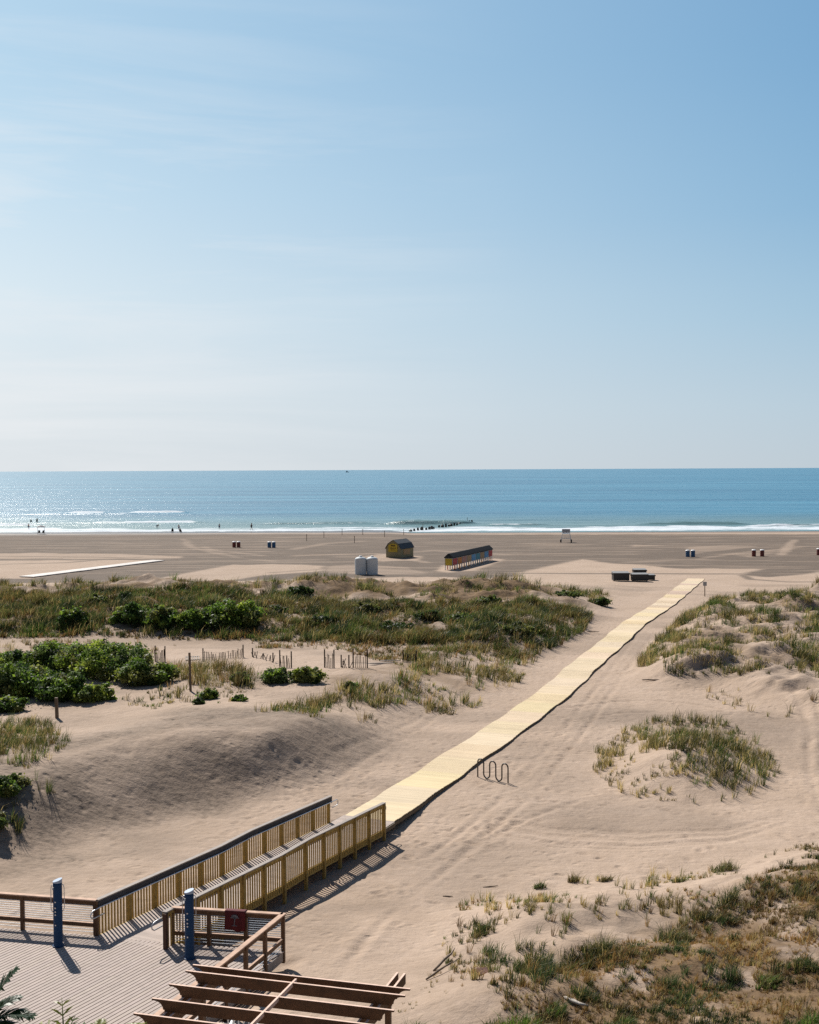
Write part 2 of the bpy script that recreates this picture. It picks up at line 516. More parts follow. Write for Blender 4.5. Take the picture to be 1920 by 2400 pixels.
# sand
def sand_mat():
    m, nt, out = new_mat('sand')
    b = N(nt, 'ShaderNodeBsdfPrincipled'); b.inputs['Specular IOR Level'].default_value = .15
    geo = N(nt, 'ShaderNodeNewGeometry')
    P = geo.outputs['Position']

    def at(n):
        a = N(nt, 'ShaderNodeAttribute'); a.attribute_name = n; return a.outputs['Fac']
    dark, lit, wet, deb_shade = at('graded'), at('litter'), at('wet'), at('debris_shade')
    n1 = noise(nt, P, .22, 5, .6)
    n2 = noise(nt, P, 2.3, 5, .65)
    n3 = noise(nt, P, 30, 3, .6)
    dry = mixrgb(nt, mapr(nt, n1, .3, .7), (.41, .306, .23), (.485, .37, .288))
    dry = mixrgb(nt, mapr(nt, n2, .35, .7, 0, .5), dry, (.35, .255, .182))
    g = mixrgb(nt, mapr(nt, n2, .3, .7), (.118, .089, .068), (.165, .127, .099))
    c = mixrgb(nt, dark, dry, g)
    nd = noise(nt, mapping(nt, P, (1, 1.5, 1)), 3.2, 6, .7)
    c = mixrgb(nt, math_n(nt, 'MULTIPLY', mapr(nt, nd, .44, .64, .48, .92), deb_shade), c, (.125, .096, .073))  # dark tone for strewn bits and for the mound's painted shade
    lt = mixrgb(nt, mapr(nt, n2, .3, .7), (.10, .062, .034), (.23, .145, .07))
    c = mixrgb(nt, lit, c, lt)
    # scattered flecks of shell, seaweed and twigs
    vo = N(nt, 'ShaderNodeTexVoronoi'); vo.inputs['Scale'].default_value = 1.7
    L(nt, mapping(nt, P, (1, 1.6, 0), (0, 0, .4)), vo.inputs['Vector'])
    vr = N(nt, 'ShaderNodeSeparateColor'); L(nt, vo.outputs['Color'], vr.inputs[0])
    near = mapr(nt, math_n(nt, 'ADD', vo.outputs['Distance'], math_n(nt, 'MULTIPLY', n3, .10)), .08, .14, 1, 0)
    some = math_n(nt, 'GREATER_THAN', math_n(nt, 'ADD', vr.outputs[0], math_n(nt, 'MULTIPLY', deb_shade, .45)), .74)
    fl = math_n(nt, 'MULTIPLY', near, some)
    fl = math_n(nt, 'MULTIPLY', fl, .7)
    c = mixrgb(nt, fl, c, (.07, .05, .035))
    c = mixrgb(nt, mapr(nt, n3, .35, .75, 0, .35), c, mixrgb(nt, .5, c, (.12, .09, .07)))
    c = mixrgb(nt, wet, c, (.075, .06, .052))
    L(nt, c, b.inputs['Base Color'])
    L(nt, mapr(nt, wet, 0, 1, .92, .25), b.inputs['Roughness'])
    # wind ripples, footprints, grain
    wv = noise(nt, mapping(nt, P, (1.2, 4.2, 1), (0, 0, .5)), 1.1, 4, .6, .6)
    fp = N(nt, 'ShaderNodeTexVoronoi'); fp.inputs['Scale'].default_value = 2.1; fp.feature = 'SMOOTH_F1'
    L(nt, mapping(nt, P, (1, 1, 0)), fp.inputs['Vector'])
    fpm = math_n(nt, 'MULTIPLY', mapr(nt, fp.outputs['Distance'], 0, .32), mapr(nt, noise(nt, P, .13, 2), .42, .6))
    nn = bump(nt, wv, .22, .10)
    nn = bump(nt, fpm, .6, .09, nn)
    nn = bump(nt, n2, .75, .10, nn)
    nn = bump(nt, n3, .5, .012, nn)
    L(nt, nn, b.inputs['Normal'])
    L(nt, b.outputs[0], out.inputs[0])
    return m


M['sand'] = sand_mat()


def sea_mat():
    m, nt, out = new_mat('sea_water')
    geo = N(nt, 'ShaderNodeNewGeometry'); P = geo.outputs['Position']
    a = N(nt, 'ShaderNodeAttribute'); a.attribute_name = 'foam'
    a2 = N(nt, 'ShaderNodeAttribute'); a2.attribute_name = 'shallow'
    b = N(nt, 'ShaderNodeBsdfPrincipled')
    nl = noise(nt, mapping(nt, P, (.0022, .013, 1)), 1, 9, .72)
    base = mixrgb(nt, mapr(nt, nl, .40, .60), (.02, .125, .215), (.06, .225, .33))
    base = mixrgb(nt, a2.outputs['Fac'], base, (.13, .21, .20))
    ft = noise(nt, mapping(nt, P, (.25, .6, 1)), 1, 6, .7)
    fo = mapr(nt, math_n(nt, 'ADD', a.outputs['Fac'], math_n(nt, 'MULTIPLY', math_n(nt, 'SUBTRACT', ft, .5), .9)), .42, .62)
    c = mixrgb(nt, fo, base, (.60, .65, .70))
    L(nt, c, b.inputs['Base Color'])
    L(nt, mapr(nt, fo, 0, 1, .27, .8), b.inputs['Roughness'])
    b.inputs['IOR'].default_value = 1.33
    b.inputs['Specular IOR Level'].default_value = .34
    w1 = noise(nt, mapping(nt, P, (.10, .32, 1)), 1, 6, .68)
    w2 = noise(nt, mapping(nt, P, (.012, .06, 1)), 1, 4, .55)
    nn = bump(nt, w2, .5, 5.0)
    nn = bump(nt, w1, .5, 1.3, nn)
    L(nt, nn, b.inputs['Normal'])
    L(nt, b.outputs[0], out.inputs[0])
    return m


M['sea'] = sea_mat()

# ------------------------------------------------------------------ ground sheet
yy = [10.0]
while yy[-1] < 372: yy.append(yy[-1] * 1.0029)
yy = np.array(yy)
uu = np.concatenate([np.arange(-1.7, -.42, .02), np.arange(-.42, .42, .0021), np.arange(.42, 1.71, .02)])
GX, GY = np.meshgrid(uu, yy)
GX = GX * (GY * .96 + 2.0)
shp = GX.shape
X = GX.ravel(); Y = GY.ravel()
Z = terrain(X, Y)
# furrows: wheel tracks on the open sand (real ruts)
graded = np.zeros(X.shape); wet = np.zeros(X.shape)


def pf(pts): return [tuple(flat(x, y, 0)) for x, y in pts]


wob = (fbm(X / 6, Y / 10, 81, 4) - .5) * 5.0
base_dark = sst(-1.0, 1.0, sdist(X + wob * .4, Y + wob, pf([(-1500, 1375), (-1500, 1243), (3500, 1243), (3500, 1330), (1920, 1341), (1870, 1346), (1800, 1353), (1735, 1347), (1790, 1334), (1560, 1331), (1420, 1318), (1370, 1309), (1225, 1340), (1215, 1352), (1100, 1358), (1000, 1352), (900, 1356), (700, 1362), (300, 1372)])))
graded = base_dark
for P_, v in [([(-600, 1297), (230, 1300), (330, 1303), (430, 1306), (420, 1312), (230, 1313), (-600, 1308)], .8),
              ([(-600, 1319), (140, 1316), (380, 1315), (70, 1360), (-600, 1362)], .95),
              ([(375, 1358), (545, 1326), (640, 1325), (760, 1330), (760, 1342), (620, 1352), (480, 1372)], .9),
              ([(770, 1330), (835, 1325), (950, 1331), (1000, 1344), (900, 1350), (770, 1345)], .4),
              ([(860, 1306), (905, 1300), (990, 1303), (985, 1313), (900, 1318), (862, 1314)], .75),
              ([(1022, 1338), (1040, 1325), (1160, 1309), (1182, 1311), (1115, 1337), (1060, 1341)], .95),
              ([(1700, 1300), (1880, 1280), (1880, 1284), (1760, 1306)], .4),
              ([(1480, 1276), (1560, 1279), (1480, 1282)], .5),
              ([(1610, 1282), (1700, 1277), (1780, 1280), (1700, 1290), (1610, 1300)], .45)]:
    k = sst(-.8, .8, sdist(X + wob * .3, Y + wob * .6, pf(P_))) * v
    graded = graded * (1 - k)
for P_, w_, v in [([(640, 1345), (800, 1336), (930, 1345), (1250, 1344), (1740, 1345)], .9, .8),
                  ([(-200, 1305), (250, 1309), (480, 1313), (700, 1318)], .8, .9),
                  ([(-200, 1330), (150, 1322), (330, 1308)], .7, .8),
                  ([(1740, 1348), (1760, 1358), (1850, 1364), (2000, 1362)], .6, .8),
                  ([(1800, 1335), (1822, 1300), (1850, 1262)], .5, .6)]:
    k = sst(w_ * 1.6, w_ * .4, segdist(X, Y, pf(P_), False)) * v
    graded = np.maximum(graded, k * .8)
for P_, w_, v in [([(1830, 1300), (1862, 1262)], .8, .55), ([(690, 1290), (760, 1275), (850, 1268)], 1.1, .4), ([(430, 1260), (450, 1285), (560, 1310), (640, 1318)], .8, .35),
                  ([(700, 1305), (880, 1300), (1000, 1318)], 1.0, .5), ([(960, 1296), (1020, 1290), (1180, 1300)], 1.2, .35), ([(0, 1281), (200, 1278), (420, 1280), (600, 1276)], 1.4, .3),
                  ([(480, 1284), (500, 1292), (620, 1305)], .8, .4), ([(1640, 1310), (1720, 1296), (1800, 1290)], .9, .4), ([(1480, 1318), (1600, 1312), (1800, 1314)], 1.2, .35), ([(100, 1292), (450, 1290), (620, 1295)], 1.0, .3),
                  ([(1150, 1270), (1350, 1276), (1500, 1270)], 1.1, .25), ([(620, 1268), (700, 1270), (980, 1272), (1150, 1279)], .8, .3)]:
    k = sst(w_ * 1.8, w_ * .3, segdist(X + wob * .3, Y, pf(P_), False)) * v
    graded = graded * (1 - k)
# combed texture of the raked beach
comb = fbm(X / 30, Y / 1.3, 91, 3)
comb2 = fbm(X / 9, Y / 2.2, 93, 4, .6)
graded = np.clip(graded * (.60 + .45 * sst(.25, .75, comb) + .45 * sst(.3, .7, comb2)), 0, 1)
# general damp streaks on the near sand
graded = np.maximum(graded, .30 * sst(.5, .72, fbm(X / 9, Y / 5, 95, 4)) * (Y < 150))
shore = 306 + 5 * (fbm(X / 40, X * 0, 5, 3) - .5)
wet = np.clip(sst(-24, -4, Y - shore) * .55 + sst(-8, -1, Y - shore) * .4 + .25 * (fbm(X / 25, Y / 4, 137, 3) - .5) * sst(-24, -10, Y - shore), 0, 1)
debris_shade = sst(-2.5, 2, sdist(X, Y, pf([(-500, 2080), (0, 2075), (250, 2030), (430, 1960), (600, 1880), (760, 1805), (880, 1760), (700, 1730), (420, 1722), (260, 1745), (120, 1790), (-500, 1850)])))  # twigs and flecks on the mound face, with its shade painted in too
debris_shade = np.maximum(debris_shade * (.45 + .55 * sst(.36, .6, fbm(X / 5, Y / 3.5, 133, 4))), .35 * sst(.5, .7, fbm(X / 6, Y / 5, 131, 3)) * (Y < 80))
# leaf litter and humus under vegetation
litter = np.zeros(X.shape)
LIT_E = pw([(1180, 2330, .8), (1300, 2250, 1), (1560, 2180, 1), (1760, 2080, 1), (1990, 1980, .8), (2400, 2000, .8), (2400, 2700, .8), (1100, 2700, .8), (1150, 2440, .8)])
litter = np.maximum(litter, sst(-1.5, 3, sdist(X, Y, LIT_E)) * sst(.22, .46, fbm(X / 1.8, Y / 1.8, 97, 4)) * .95)
litter = np.maximum(litter, sst(0, 6, sdist(X, Y, DUNE_B)) * sst(.30, .52, fbm(X / 5, Y / 4, 99, 4)) * .95)
litter = np.maximum(litter, sst(0, 4, sdist(X, Y, DUNE_C)) * sst(.48, .68, fbm(X / 4, Y / 4, 101, 4)) * .5)
litter = np.maximum(litter, sst(0, 4, sdist(X, Y, DUNE_F)) * sst(.5, .7, fbm(X / 4, Y / 4, 103, 4)) * .5)
# ruts of the track that curves past the right-hand mound
for off in (0, 10, 26, 36, 58, 70):
    tr = pf([(1150, 1925 + off * .5), (1300, 1945 + off * .6), (1500, 1955 + off * .6), (1700, 1945 + off * .5), (1850, 1905 + off * .4), (1920, 1850 + off * .3), (2000, 1780)])
    k = np.exp(-(segdist(X, Y, tr, False) / .16) ** 2)
    Z = Z - .06 * k * (1 - sst(12, 17, X))
for line, dep, wdt in [([(1930, 1905), (1890, 1800), (1900, 1700), (1860, 1650)], .05, .18), ([(1965, 1905), (1925, 1800), (1935, 1700), (1890, 1640)], .05, .18), ([(1000, 2010), (1180, 1880), (1330, 1700), (1440, 1560), (1500, 1480)], .04, .17), ([(1045, 2030), (1230, 1890), (1375, 1710), (1470, 1570), (1530, 1490)], .04, .17),
                       ([(760, 2400), (880, 2200), (1000, 2080), (1150, 1960), (1350, 1880)], .04, .16), ([(760, 1815), (900, 1735), (1030, 1655), (1200, 1530)], .025, .16), ([(790, 1830), (925, 1745), (1050, 1662), (1215, 1535)], .025, .16), ([(1320, 1660), (1500, 1640), (1700, 1665), (1920, 1710)], .05, .2), ([(1330, 1690), (1500, 1668), (1700, 1690), (1920, 1740)], .04, .2)]:
    ln = pf(line)
    for _ in range(2):
        q_ = [ln[0]]
        for a_, b_ in zip(ln, ln[1:]): q_ += [(a_[0] * .75 + b_[0] * .25, a_[1] * .75 + b_[1] * .25), (a_[0] * .25 + b_[0] * .75, a_[1] * .25 + b_[1] * .75)]
        ln = q_ + [ln[-1]]
    dd_ = segdist(X, Y, ln, False)
    brk = .35 + .9 * sst(.35, .65, fbm(X / 2.5, Y / 2.5, 141, 3))
    Z = Z - brk * dep * np.exp(-(dd_ / wdt) ** 2) + brk * dep * .5 * np.exp(-((dd_ - wdt * 2) / wdt) ** 2)
# footprints trodden beside the boardwalk and round the ramp end
fx = RNG.uniform(-14, 22, 5200); fy = RNG.uniform(36, 92, 5200)
dpa = segdist(fx, fy, PATHL, False)
kp = (dpa > 1.4) & (RNG.uniform(0, 1, 5200) < np.where(dpa < 6, .75, .22)) & (sdist(fx, fy, DUNE_D) < -1)
fx, fy = fx[kp], fy[kp]
cell = {}
for a_, b_ in zip(fx, fy): cell.setdefault((int(a_ // 2), int(b_ // 2)), []).append((a_, b_, RNG.uniform(0, 3.14), RNG.uniform(.025, .06)))
sel = np.where((X > -15) & (X < 23) & (Y > 35) & (Y < 93))[0]
cx_i = (X[sel] // 2).astype(int); cy_i = (Y[sel] // 2).astype(int)
key = cx_i * 1000 + cy_i
od = np.argsort(key, kind='stable'); sk = key[od]
for (ci, cj), L_ in cell.items():
    kk = ci * 1000 + cj
    lo_i, hi_i = np.searchsorted(sk, kk), np.searchsorted(sk, kk + 1)
    ids = sel[od[lo_i:hi_i]]
    if len(ids) == 0: continue
    for a_, b_, th_, de_ in L_:
        u_ = (X[ids] - a_) * math.cos(th_) + (Y[ids] - b_) * math.sin(th_); v_ = -(X[ids] - a_) * math.sin(th_) + (Y[ids] - b_) * math.cos(th_)
        e_ = (u_ / .22) ** 2 + (v_ / .13) ** 2
        Z[ids] += -de_ * np.exp(-e_) + de_ * .45 * np.exp(-(np.sqrt(e_) - 1.7) ** 2 * 4)
nr, nc = shp
i0 = (np.arange(nr - 1)[:, None] * nc + np.arange(nc - 1)[None, :]).ravel()
quad = np.stack([i0, i0 + 1, i0 + nc + 1, i0 + nc], 1).ravel()
g = mesh_np('sand_ground', np.c_[X, Y, Z], quad, np.full(len(i0), 4), M['sand'], attrs={'graded': graded, 'litter': litter, 'wet': wet, 'debris_shade': debris_shade}, smooth=True)
tag(g, kind='structure')

# ------------------------------------------------------------------ sea
SEA = -1.3
ys = [292.0]
while ys[-1] < 700: ys.append(ys[-1] * 1.0011)
while ys[-1] < 90000: ys.append(ys[-1] * 1.06)
ys = np.array(ys)
us = np.concatenate([np.arange(-2.0, -.45, .05), np.arange(-.45, .45, .0022), np.arange(.45, 2.01, .05)])
SX, SY = np.meshgrid(us, ys); SX = SX * SY
x = SX.ravel(); y = SY.ravel()
sh = 306 + 5 * (fbm(x / 40, x * 0, 5, 3) - .5)
d = y - sh
z = np.full(x.shape, SEA)
nearw = (1 - sst(320, 620, y))
z += nearw * sst(10, 60, d) * .32 * (fbm(x / 26, y / 6.5, 111, 3) - .5)
foam = np.zeros(x.shape)
# wash and surf zone
edge = 36 + 22 * (fbm(x / 18, x * 0 + 3, 113, 4) - .5)
foam = np.maximum(foam, sst(-1, 3, d) * (1 - sst(edge - 14, edge + 4, d)) * (.22 + .80 * fbm(x / 22, y / 4.5, 115, 5, .65)))


def breaker(px0, px1, py, amp, width, fstr, seed):
    """a wave standing parallel to the shore: raised ridge with foam on its face"""
    global z, foam
    a = flat(px0, py, SEA); b = flat(px1, py, SEA)
    yc = (a[1] + b[1]) / 2
    env = sst(a[0] - 3, a[0] + 6, x) * (1 - sst(b[0] - 6, b[0] + 3, x))
    yc = yc + 3.0 * (fbm(x / 30, x * 0, seed, 3) - .5)
    r = np.exp(-((y - yc) / width) ** 2)
    brk = fbm(x / 6, x * 0 + 1, seed + 3, 4)
    z += env * amp * r * (.6 + .7 * brk)
    foam = np.maximum(foam, env * fstr * np.exp(-((y - yc + width * .5) / (width * .9)) ** 2) * (.55 + .8 * (brk - .2)))


breaker(300, 440, 1202, .9, 3.5, 1.1, 201)
breaker(150, 262, 1202, .6, 3.0, .8, 205)
breaker(60, 330, 1205, .4, 3.0, .55, 209)
breaker(180, 480, 1226, .7, 2.6, .8, 213)
breaker(900, 1120, 1229, 1.25, 2.8, .40, 217)
breaker(1130, 1290, 1231, .7, 2.5, .9, 221)
breaker(1500, 1760, 1229, .8, 2.4, .42, 225)
breaker(1740, 2100, 1233, .6, 2.2, .6, 229)
breaker(620, 900, 1228, .6, 2.6, .5, 233)
breaker(-300, 100, 1232, .5, 2.6, .9, 235)
shallow = (1 - sst(20, 150, d)) * .9
nr, nc = SX.shape
i0 = (np.arange(nr - 1)[:, None] * nc + np.arange(nc - 1)[None, :]).ravel()
quad = np.stack([i0, i0 + 1, i0 + nc + 1, i0 + nc], 1).ravel()
so = mesh_np('sea', np.c_[x, y, z], quad, np.full(len(i0), 4), M['sea'], attrs={'foam': foam, 'shallow': shallow}, smooth=True)
tag(so, kind='structure')

# ------------------------------------------------------------------ deck
DZ = 1.0
PL = Vector((-9.28, 34.8, DZ)); PA = Vector((-6.93, 34.2, DZ)); PB = Vector((-3.66, 33.62, DZ))
bc = Vector((-1.17, -3.25, 0)).normalized()
railw = (PA - PL).normalized()
PFL = PL + Vector((-.979, .2, 0)) * 12
deck_poly = [(PFL.x, PFL.y), (PL.x, PL.y), (PA.x, PA.y), (PB.x, PB.y), tuple((PB + bc * 22)[:2]), (-26, 12), (-26, 36)]


def clip_line(o, d, P):
    ts = []
    for i in range(len(P)):
        a = Vector(P[i]); b = Vector(P[(i + 1) % len(P)])
        e = b - a; den = d.x * e.y - d.y * e.x
        if abs(den) < 1e-9: continue
        w = a - o
        t = (w.x * e.y - w.y * e.x) / den; s = (w.x * d.y - w.y * d.x) / den
        if 0 <= s < 1: ts.append(t)
    ts.sort()
    return [(ts[i], ts[i + 1]) for i in range(0, len(ts) - 1, 2)]


bd = Vector((math.sin(rad(29.9)), math.cos(rad(29.9))))
bn = Vector((bd.y, -bd.x))
mb = MB()
o0 = Vector((-10, 30))
for k in range(-140, 140):
    o = o0 + bn * (k * .142)
    for t0, t1 in clip_line(o, bd, deck_poly):
        if t1 - t0 < .1: continue
        # butt joints
        cuts = [t0]
        t = t0 + random.uniform(3.5, 6.0)
        while t < t1 - .6:
            cuts.append(t); t += 6.0
        cuts.append(t1)
        for a, b in zip(cuts, cuts[1:]):
            p0 = o + bd * (a + .002); p1 = o + bd * (b - .002)
            s = random.uniform(.95, 1.04)
            mb.bar((p0.x, p0.y, DZ - .0125), (p1.x, p1.y, DZ - .0125), .113, .025, (s, s * random.uniform(.99, 1.01), s * random.uniform(.98, 1.01)))
deck = mb.build('deck', M['deckboard']); tag(deck, kind='structure')
mb = MB()
for a, b in zip(deck_poly[:4], deck_poly[1:5]):
    if a == deck_poly[1]: continue
    mb.bar((a[0], a[1], DZ - .16), (b[0], b[1], DZ - .16), .04, .26)
P5 = [(-5.9, 29.9), (.6, 28.6), (-2.4, 20), (-8.6, 20)]
rim = mb.build('deck_edge', M['greyboard']); tag(rim, kind='structure')
mb = MB()
pd0 = Vector((.979, -.2))
for k in range(60):
    o = Vector((-8, 20)) + Vector((.2, .979)) * (k * .17)
    for t0, t1 in clip_line(o, pd0, P5):
        mb.bar((o.x + pd0.x * t0, o.y + pd0.y * t0, .78), (o.x + pd0.x * t1, o.y + pd0.y * t1, .78), .16, .03, (random.uniform(.85, 1.1),) * 3)
tag(mb.build('lower_deck', M['deckboard']), kind='structure')


# ------------------------------------------------------------------ deck railings
def red_rail(name, a, b, nb, label, cables=8, lowz=.30, first=True, last=True, down=.35, cap_ext=(0, 0), zmid=True):
    a = Vector(a); b = Vector(b); d = (b - a).normalized()
    root = empty(name, (a.x, a.y, DZ), 0, label, 'railing')
    off = Vector((a.x, a.y, DZ))
    n = Vector((-d.y, d.x, 0))
    L_ = (b - a).length

    def q(t, z): return (d.x * t, d.y * t, z)
    m = MB(); m.bar(q(-cap_ext[0], 1.055), q(L_ + cap_ext[1], 1.055), .15, .035, (1, 1, 1)); m.build('top_rail', M['cap'], root)
    m = MB(); m.bar(q(0, .965), q(L_, .965), .04, .142); m.build('fascia_rail', M['redwood'], root)
    m = MB(); m.bar(q(0, lowz), q(L_, lowz), .045, .11)
    lr = m.build('bottom_rail', M['redwood'], root)
    m = MB(); m.bar(q(0, lowz + .062), q(L_, lowz + .062), .06, .012); m.build('cap_strip', M['cap'], lr)
    for k in range(nb + 1):
        if (k == 0 and not first) or (k == nb and not last): continue
        t = L_ * k / nb
        m = MB(); m.box((d.x * t, d.y * t, .52 - down / 2), (.1, .1, 1.03 + down), math.atan2(d.y, d.x)); m.build('post', M['redwood'], root)
    for k in range(cables):
        z = lowz + .07 + (.86 - lowz) * (k + .6) / (cables + .4)
        m = MB(); m.tube([q(0, z), q(L_, z)], .009, 6); m.build('cable', M['steel'], root)
    for k in range(2):
        z = .09 + .085 * k
        m = MB(); m.tube([q(0, z), q(L_, z)], .009, 6); m.build('cable', M['steel'], root)
    return root


red_rail('deck_railing', PFL, PL, 10, 'long rust-brown deck railing with wire cables left of the ramp', last=True)
red_rail('deck_railing', PA, PB, 3, 'short rust-brown cable railing facing the beach, between ramp and deck corner')
red_rail('deck_railing', PB, PB + bc * 12.5, 11, 'rust-brown railing running from the deck corner toward the pergola', first=False, cables=0, down=.6, cap_ext=(.07, 0))

# ------------------------------------------------------------------ ramp
RS, RE = np.array([-9.28, 34.8]), np.array([-3.25, 48.0])
RD = (RE - RS) / np.hypot(*(RE - RS)); RNv = np.array([RD[1], -RD[0]])  # to the right
RL = float(np.hypot(*(RE - RS)))
RWID = 2.41


def rz_(t):
    Yv = RS[1] + RD[1] * t
    return float(np.interp(Yv, [34.8, 40.7, 42.5, 48.0], [DZ, .71, .71, .43]))


ramp = empty('wooden_ramp', (RS[0], RS[1], 0), 0, 'tan timber ramp with two baluster railings going down from deck to sand', 'ramp')


def rp(t, s, z):
    p = RD * t + RNv * s
    return (p[0], p[1], z)


m = MB()
t = .0
while t < RL + .95:
    z = rz_(t + .07)
    s = random.uniform(.88, 1.1)
    m.bar(rp(t + .07, .04, z - .0125), rp(t + .07, RWID - .04, z - .0125), .132, .025, (s, s * .99, s * .97))
    t += .139
# wedge at the deck mouth
m.build('walkway', M['deckboard'], ramp)
tb = [0, 5.9 / RD[1], 7.7 / RD[1], RL]
for side, s in (('l', .0), ('r', RWID)):
    m = MB()
    for a, b in zip(tb, tb[1:]):
        m.bar(rp(a, s, rz_(a) - .13), rp(b, s, rz_(b) - .13), .045, .24)
    m.build('rim_board', M['treated'], ramp)
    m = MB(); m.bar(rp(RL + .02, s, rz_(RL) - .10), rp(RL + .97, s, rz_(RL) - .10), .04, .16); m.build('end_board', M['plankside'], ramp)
postY = [36.24, 37.4, 38.55, 39.7, 40.86, 42.2, 43.4, 44.5, 45.6, 46.7, 47.9]
postT = [0.0] + [(yv - RS[1]) / RD[1] for yv in postY]
for side, s, inn in (('l', 0.0, 1), ('r', RWID, -1)):
    rail = None
    m = MB()
    for a, b in zip(tb, tb[1:]):
        m.bar(rp(a - .0, s, rz_(a) + 1.055), rp(b + .0, s, rz_(b) + 1.055), .15, .036)
    rail = m.build('railing', M['greyboard'], ramp)
    m = MB()
    for a, b in zip(tb, tb[1:]):
        m.bar(rp(a, s + inn * .045, rz_(a) + .945), rp(b, s + inn * .045, rz_(b) + .945), .036, .185)
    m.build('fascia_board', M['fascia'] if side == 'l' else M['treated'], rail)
    m = MB()
    for a, b in zip(tb, tb[1:]):
        m.bar(rp(a, s - inn * .02, rz_(a) + .985), rp(b, s - inn * .02, rz_(b) + .985), .036, .085)
    m.build('upper_stringer', M['treated'], rail)
    for i, t in enumerate(postT):
        z = rz_(t); p = rp(t, s - inn * .045, 0)
        gz = hgt(p[0] + RS[0], p[1] + RS[1])
        bot = min(gz - .05, z - .3) if side == 'r' else z - .3
        m = MB(); m.box((p[0], p[1], (z + 1.03 + bot) / 2), (.105, .105, z + 1.03 - bot), math.atan2(RD[1], RD[0]), (.8, .78, .75) if i else (.55, .45, .5))
        m.build('post', M['treated'] if i else M['redwood'], rail)
    for i in range(len(postT) - 1):
        t0, t1 = postT[i] + .075, postT[i + 1] - .075
        nb = max(6, round((t1 - t0) / .138))
        m = MB()
        for k in range(nb):
            t = t0 + (t1 - t0) * (k + .5) / nb
            z = rz_(t); sft = random.uniform(.85, 1.12)
            c_ = rp(t, s - inn * .03, z + .40)
            m.box(c_, (.042, .036, 1.18), math.atan2(RD[1], RD[0]), (sft, sft * .98, sft * .95))
        m.build('slat_panel', M['treated'], rail)
    # pipe handrail with returned ends
    hz = .86; lo = .62; so_ = s + inn * .12
    up = [rp(t, so_, rz_(t) + hz) for t in np.linspace(-.05, RL + .05, 24)]
    loop0 = [rp(-.30, so_, rz_(0) + hz - .01), rp(-.40, so_, rz_(0) + hz - .07), rp(-.42, so_, rz_(0) + (hz + lo) / 2), rp(-.40, so_, rz_(0) + lo + .06), rp(-.30, so_, rz_(0) + lo), rp(0.2, so_, rz_(0.2) + lo)]
    loop1 = [rp(RL + .32, so_, rz_(RL) + hz - .01), rp(RL + .40, so_, rz_(RL) + hz - .08), rp(RL + .40, so_, rz_(RL) + lo + .08), rp(RL + .32, so_, rz_(RL) + lo), rp(RL - .1, so_, rz_(RL) + lo)]
    m = MB(); m.tube(loop0[::-1] + up + loop1, .019, 8)
    m.build('handrail', M['steel'], rail, smooth=True)
    for t in postT[1:]:
        m = MB(); m.bar(rp(t, s, rz_(t) + hz - .03), rp(t, so_, rz_(t) + hz - .03), .03, .05)
        m.build('handrail_bracket', M['darksteel'], rail)

# ------------------------------------------------------------------ boardwalk over the sand
mb = MB(); sd = MB()
PP = resample(PATH, 4000)
seg = np.hypot(*np.diff(PP, axis=0).T); cum = np.r_[0, np.cumsum(seg)]
tot = cum[-1]
s = 0.08; k = 0
tang = np.gradient(PP, axis=0); tang /= np.hypot(tang[:, 0], tang[:, 1])[:, None]
prevedge = None
left_pts = []; right_pts = []
while s < tot - .05:
    i = int(np.searchsorted(cum, s)); i = min(i, len(PP) - 1)
    c = PP[i]; tg = tang[i]; nm = np.array([tg[1], -tg[0]])
    und = .022 * math.sin(s * .55 + .7) * math.sin(s * .13) + .008 * math.sin(s * 1.3)
    zt = np.interp(s, [0, 1.2, 4, 10, 60, tot - 8, tot], [.41, .37, .21, .125, .125, .09, .05]) + und * min(1, s / 6) * (1 if s < tot - 15 else .3)
    wob_ = .05 * math.sin(s * .9) + .008 * math.sin(s * 2.3)
    hw = 1.12
    jl = random.uniform(-.012, .012)
    a = c - nm * (hw + jl) + nm * wob_; b = c + nm * (hw + jl) + nm * wob_
    bay = int(s / 3.05)
    rr = random.Random(bay)
    f = rr.uniform(.93, 1.04) * random.uniform(.90, 1.05)
    col = (f, f * rr.uniform(.97, 1.02), f * rr.uniform(.9, 1.08))
    if s > tot - 45:
        bury = fbm(np.array([c[0] / 4]), np.array([c[1] / 4]), 7, 3)[0]
        q = min(1, (s - tot + 45) / 30)
        if bury > .48: col = tuple(np.array(col) * (1 - q) + np.array((.74, .68, .80)) * q)
    mb.bar((a[0], a[1], zt), (b[0], b[1], zt), .136, .036, col)
    left_pts.append((a[0], a[1], zt - .11)); right_pts.append((b[0], b[1], zt - .11))
    s += .141; k += 1
walk = mb.build('boardwalk', M['plank']); tag(walk, kind='structure')
for pts in (left_pts, right_pts):
    q = pts[::6] + [pts[-1]]
    for a, b in zip(q, q[1:]):
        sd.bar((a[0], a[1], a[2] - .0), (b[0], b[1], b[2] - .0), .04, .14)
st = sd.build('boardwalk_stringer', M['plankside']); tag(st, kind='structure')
# pale mat far left
a = flat(62, 1356, .05); b = flat(372, 1316.5, .05)
m = MB(); dd = b - a; Ld = np.hypot(*dd); dd /= Ld; nn_ = np.array([dd[1], -dd[0]])
for k in range(int(Ld / 1.5)):
    c0 = a + dd * k * 1.5; c1 = a + dd * (k * 1.5 + 1.46)
    m.bar((c0[0], c0[1], hgt(*c0) + .10), (c1[0], c1[1], hgt(*c1) + .10), 2.4, .10, (random.uniform(.9, 1.05),) * 3)
mt = simple('pale_beach_mat', (.62, .57, .53), .8, .1, .5, usecol=True)
tag(m.build('beach_path', mt), kind='structure')

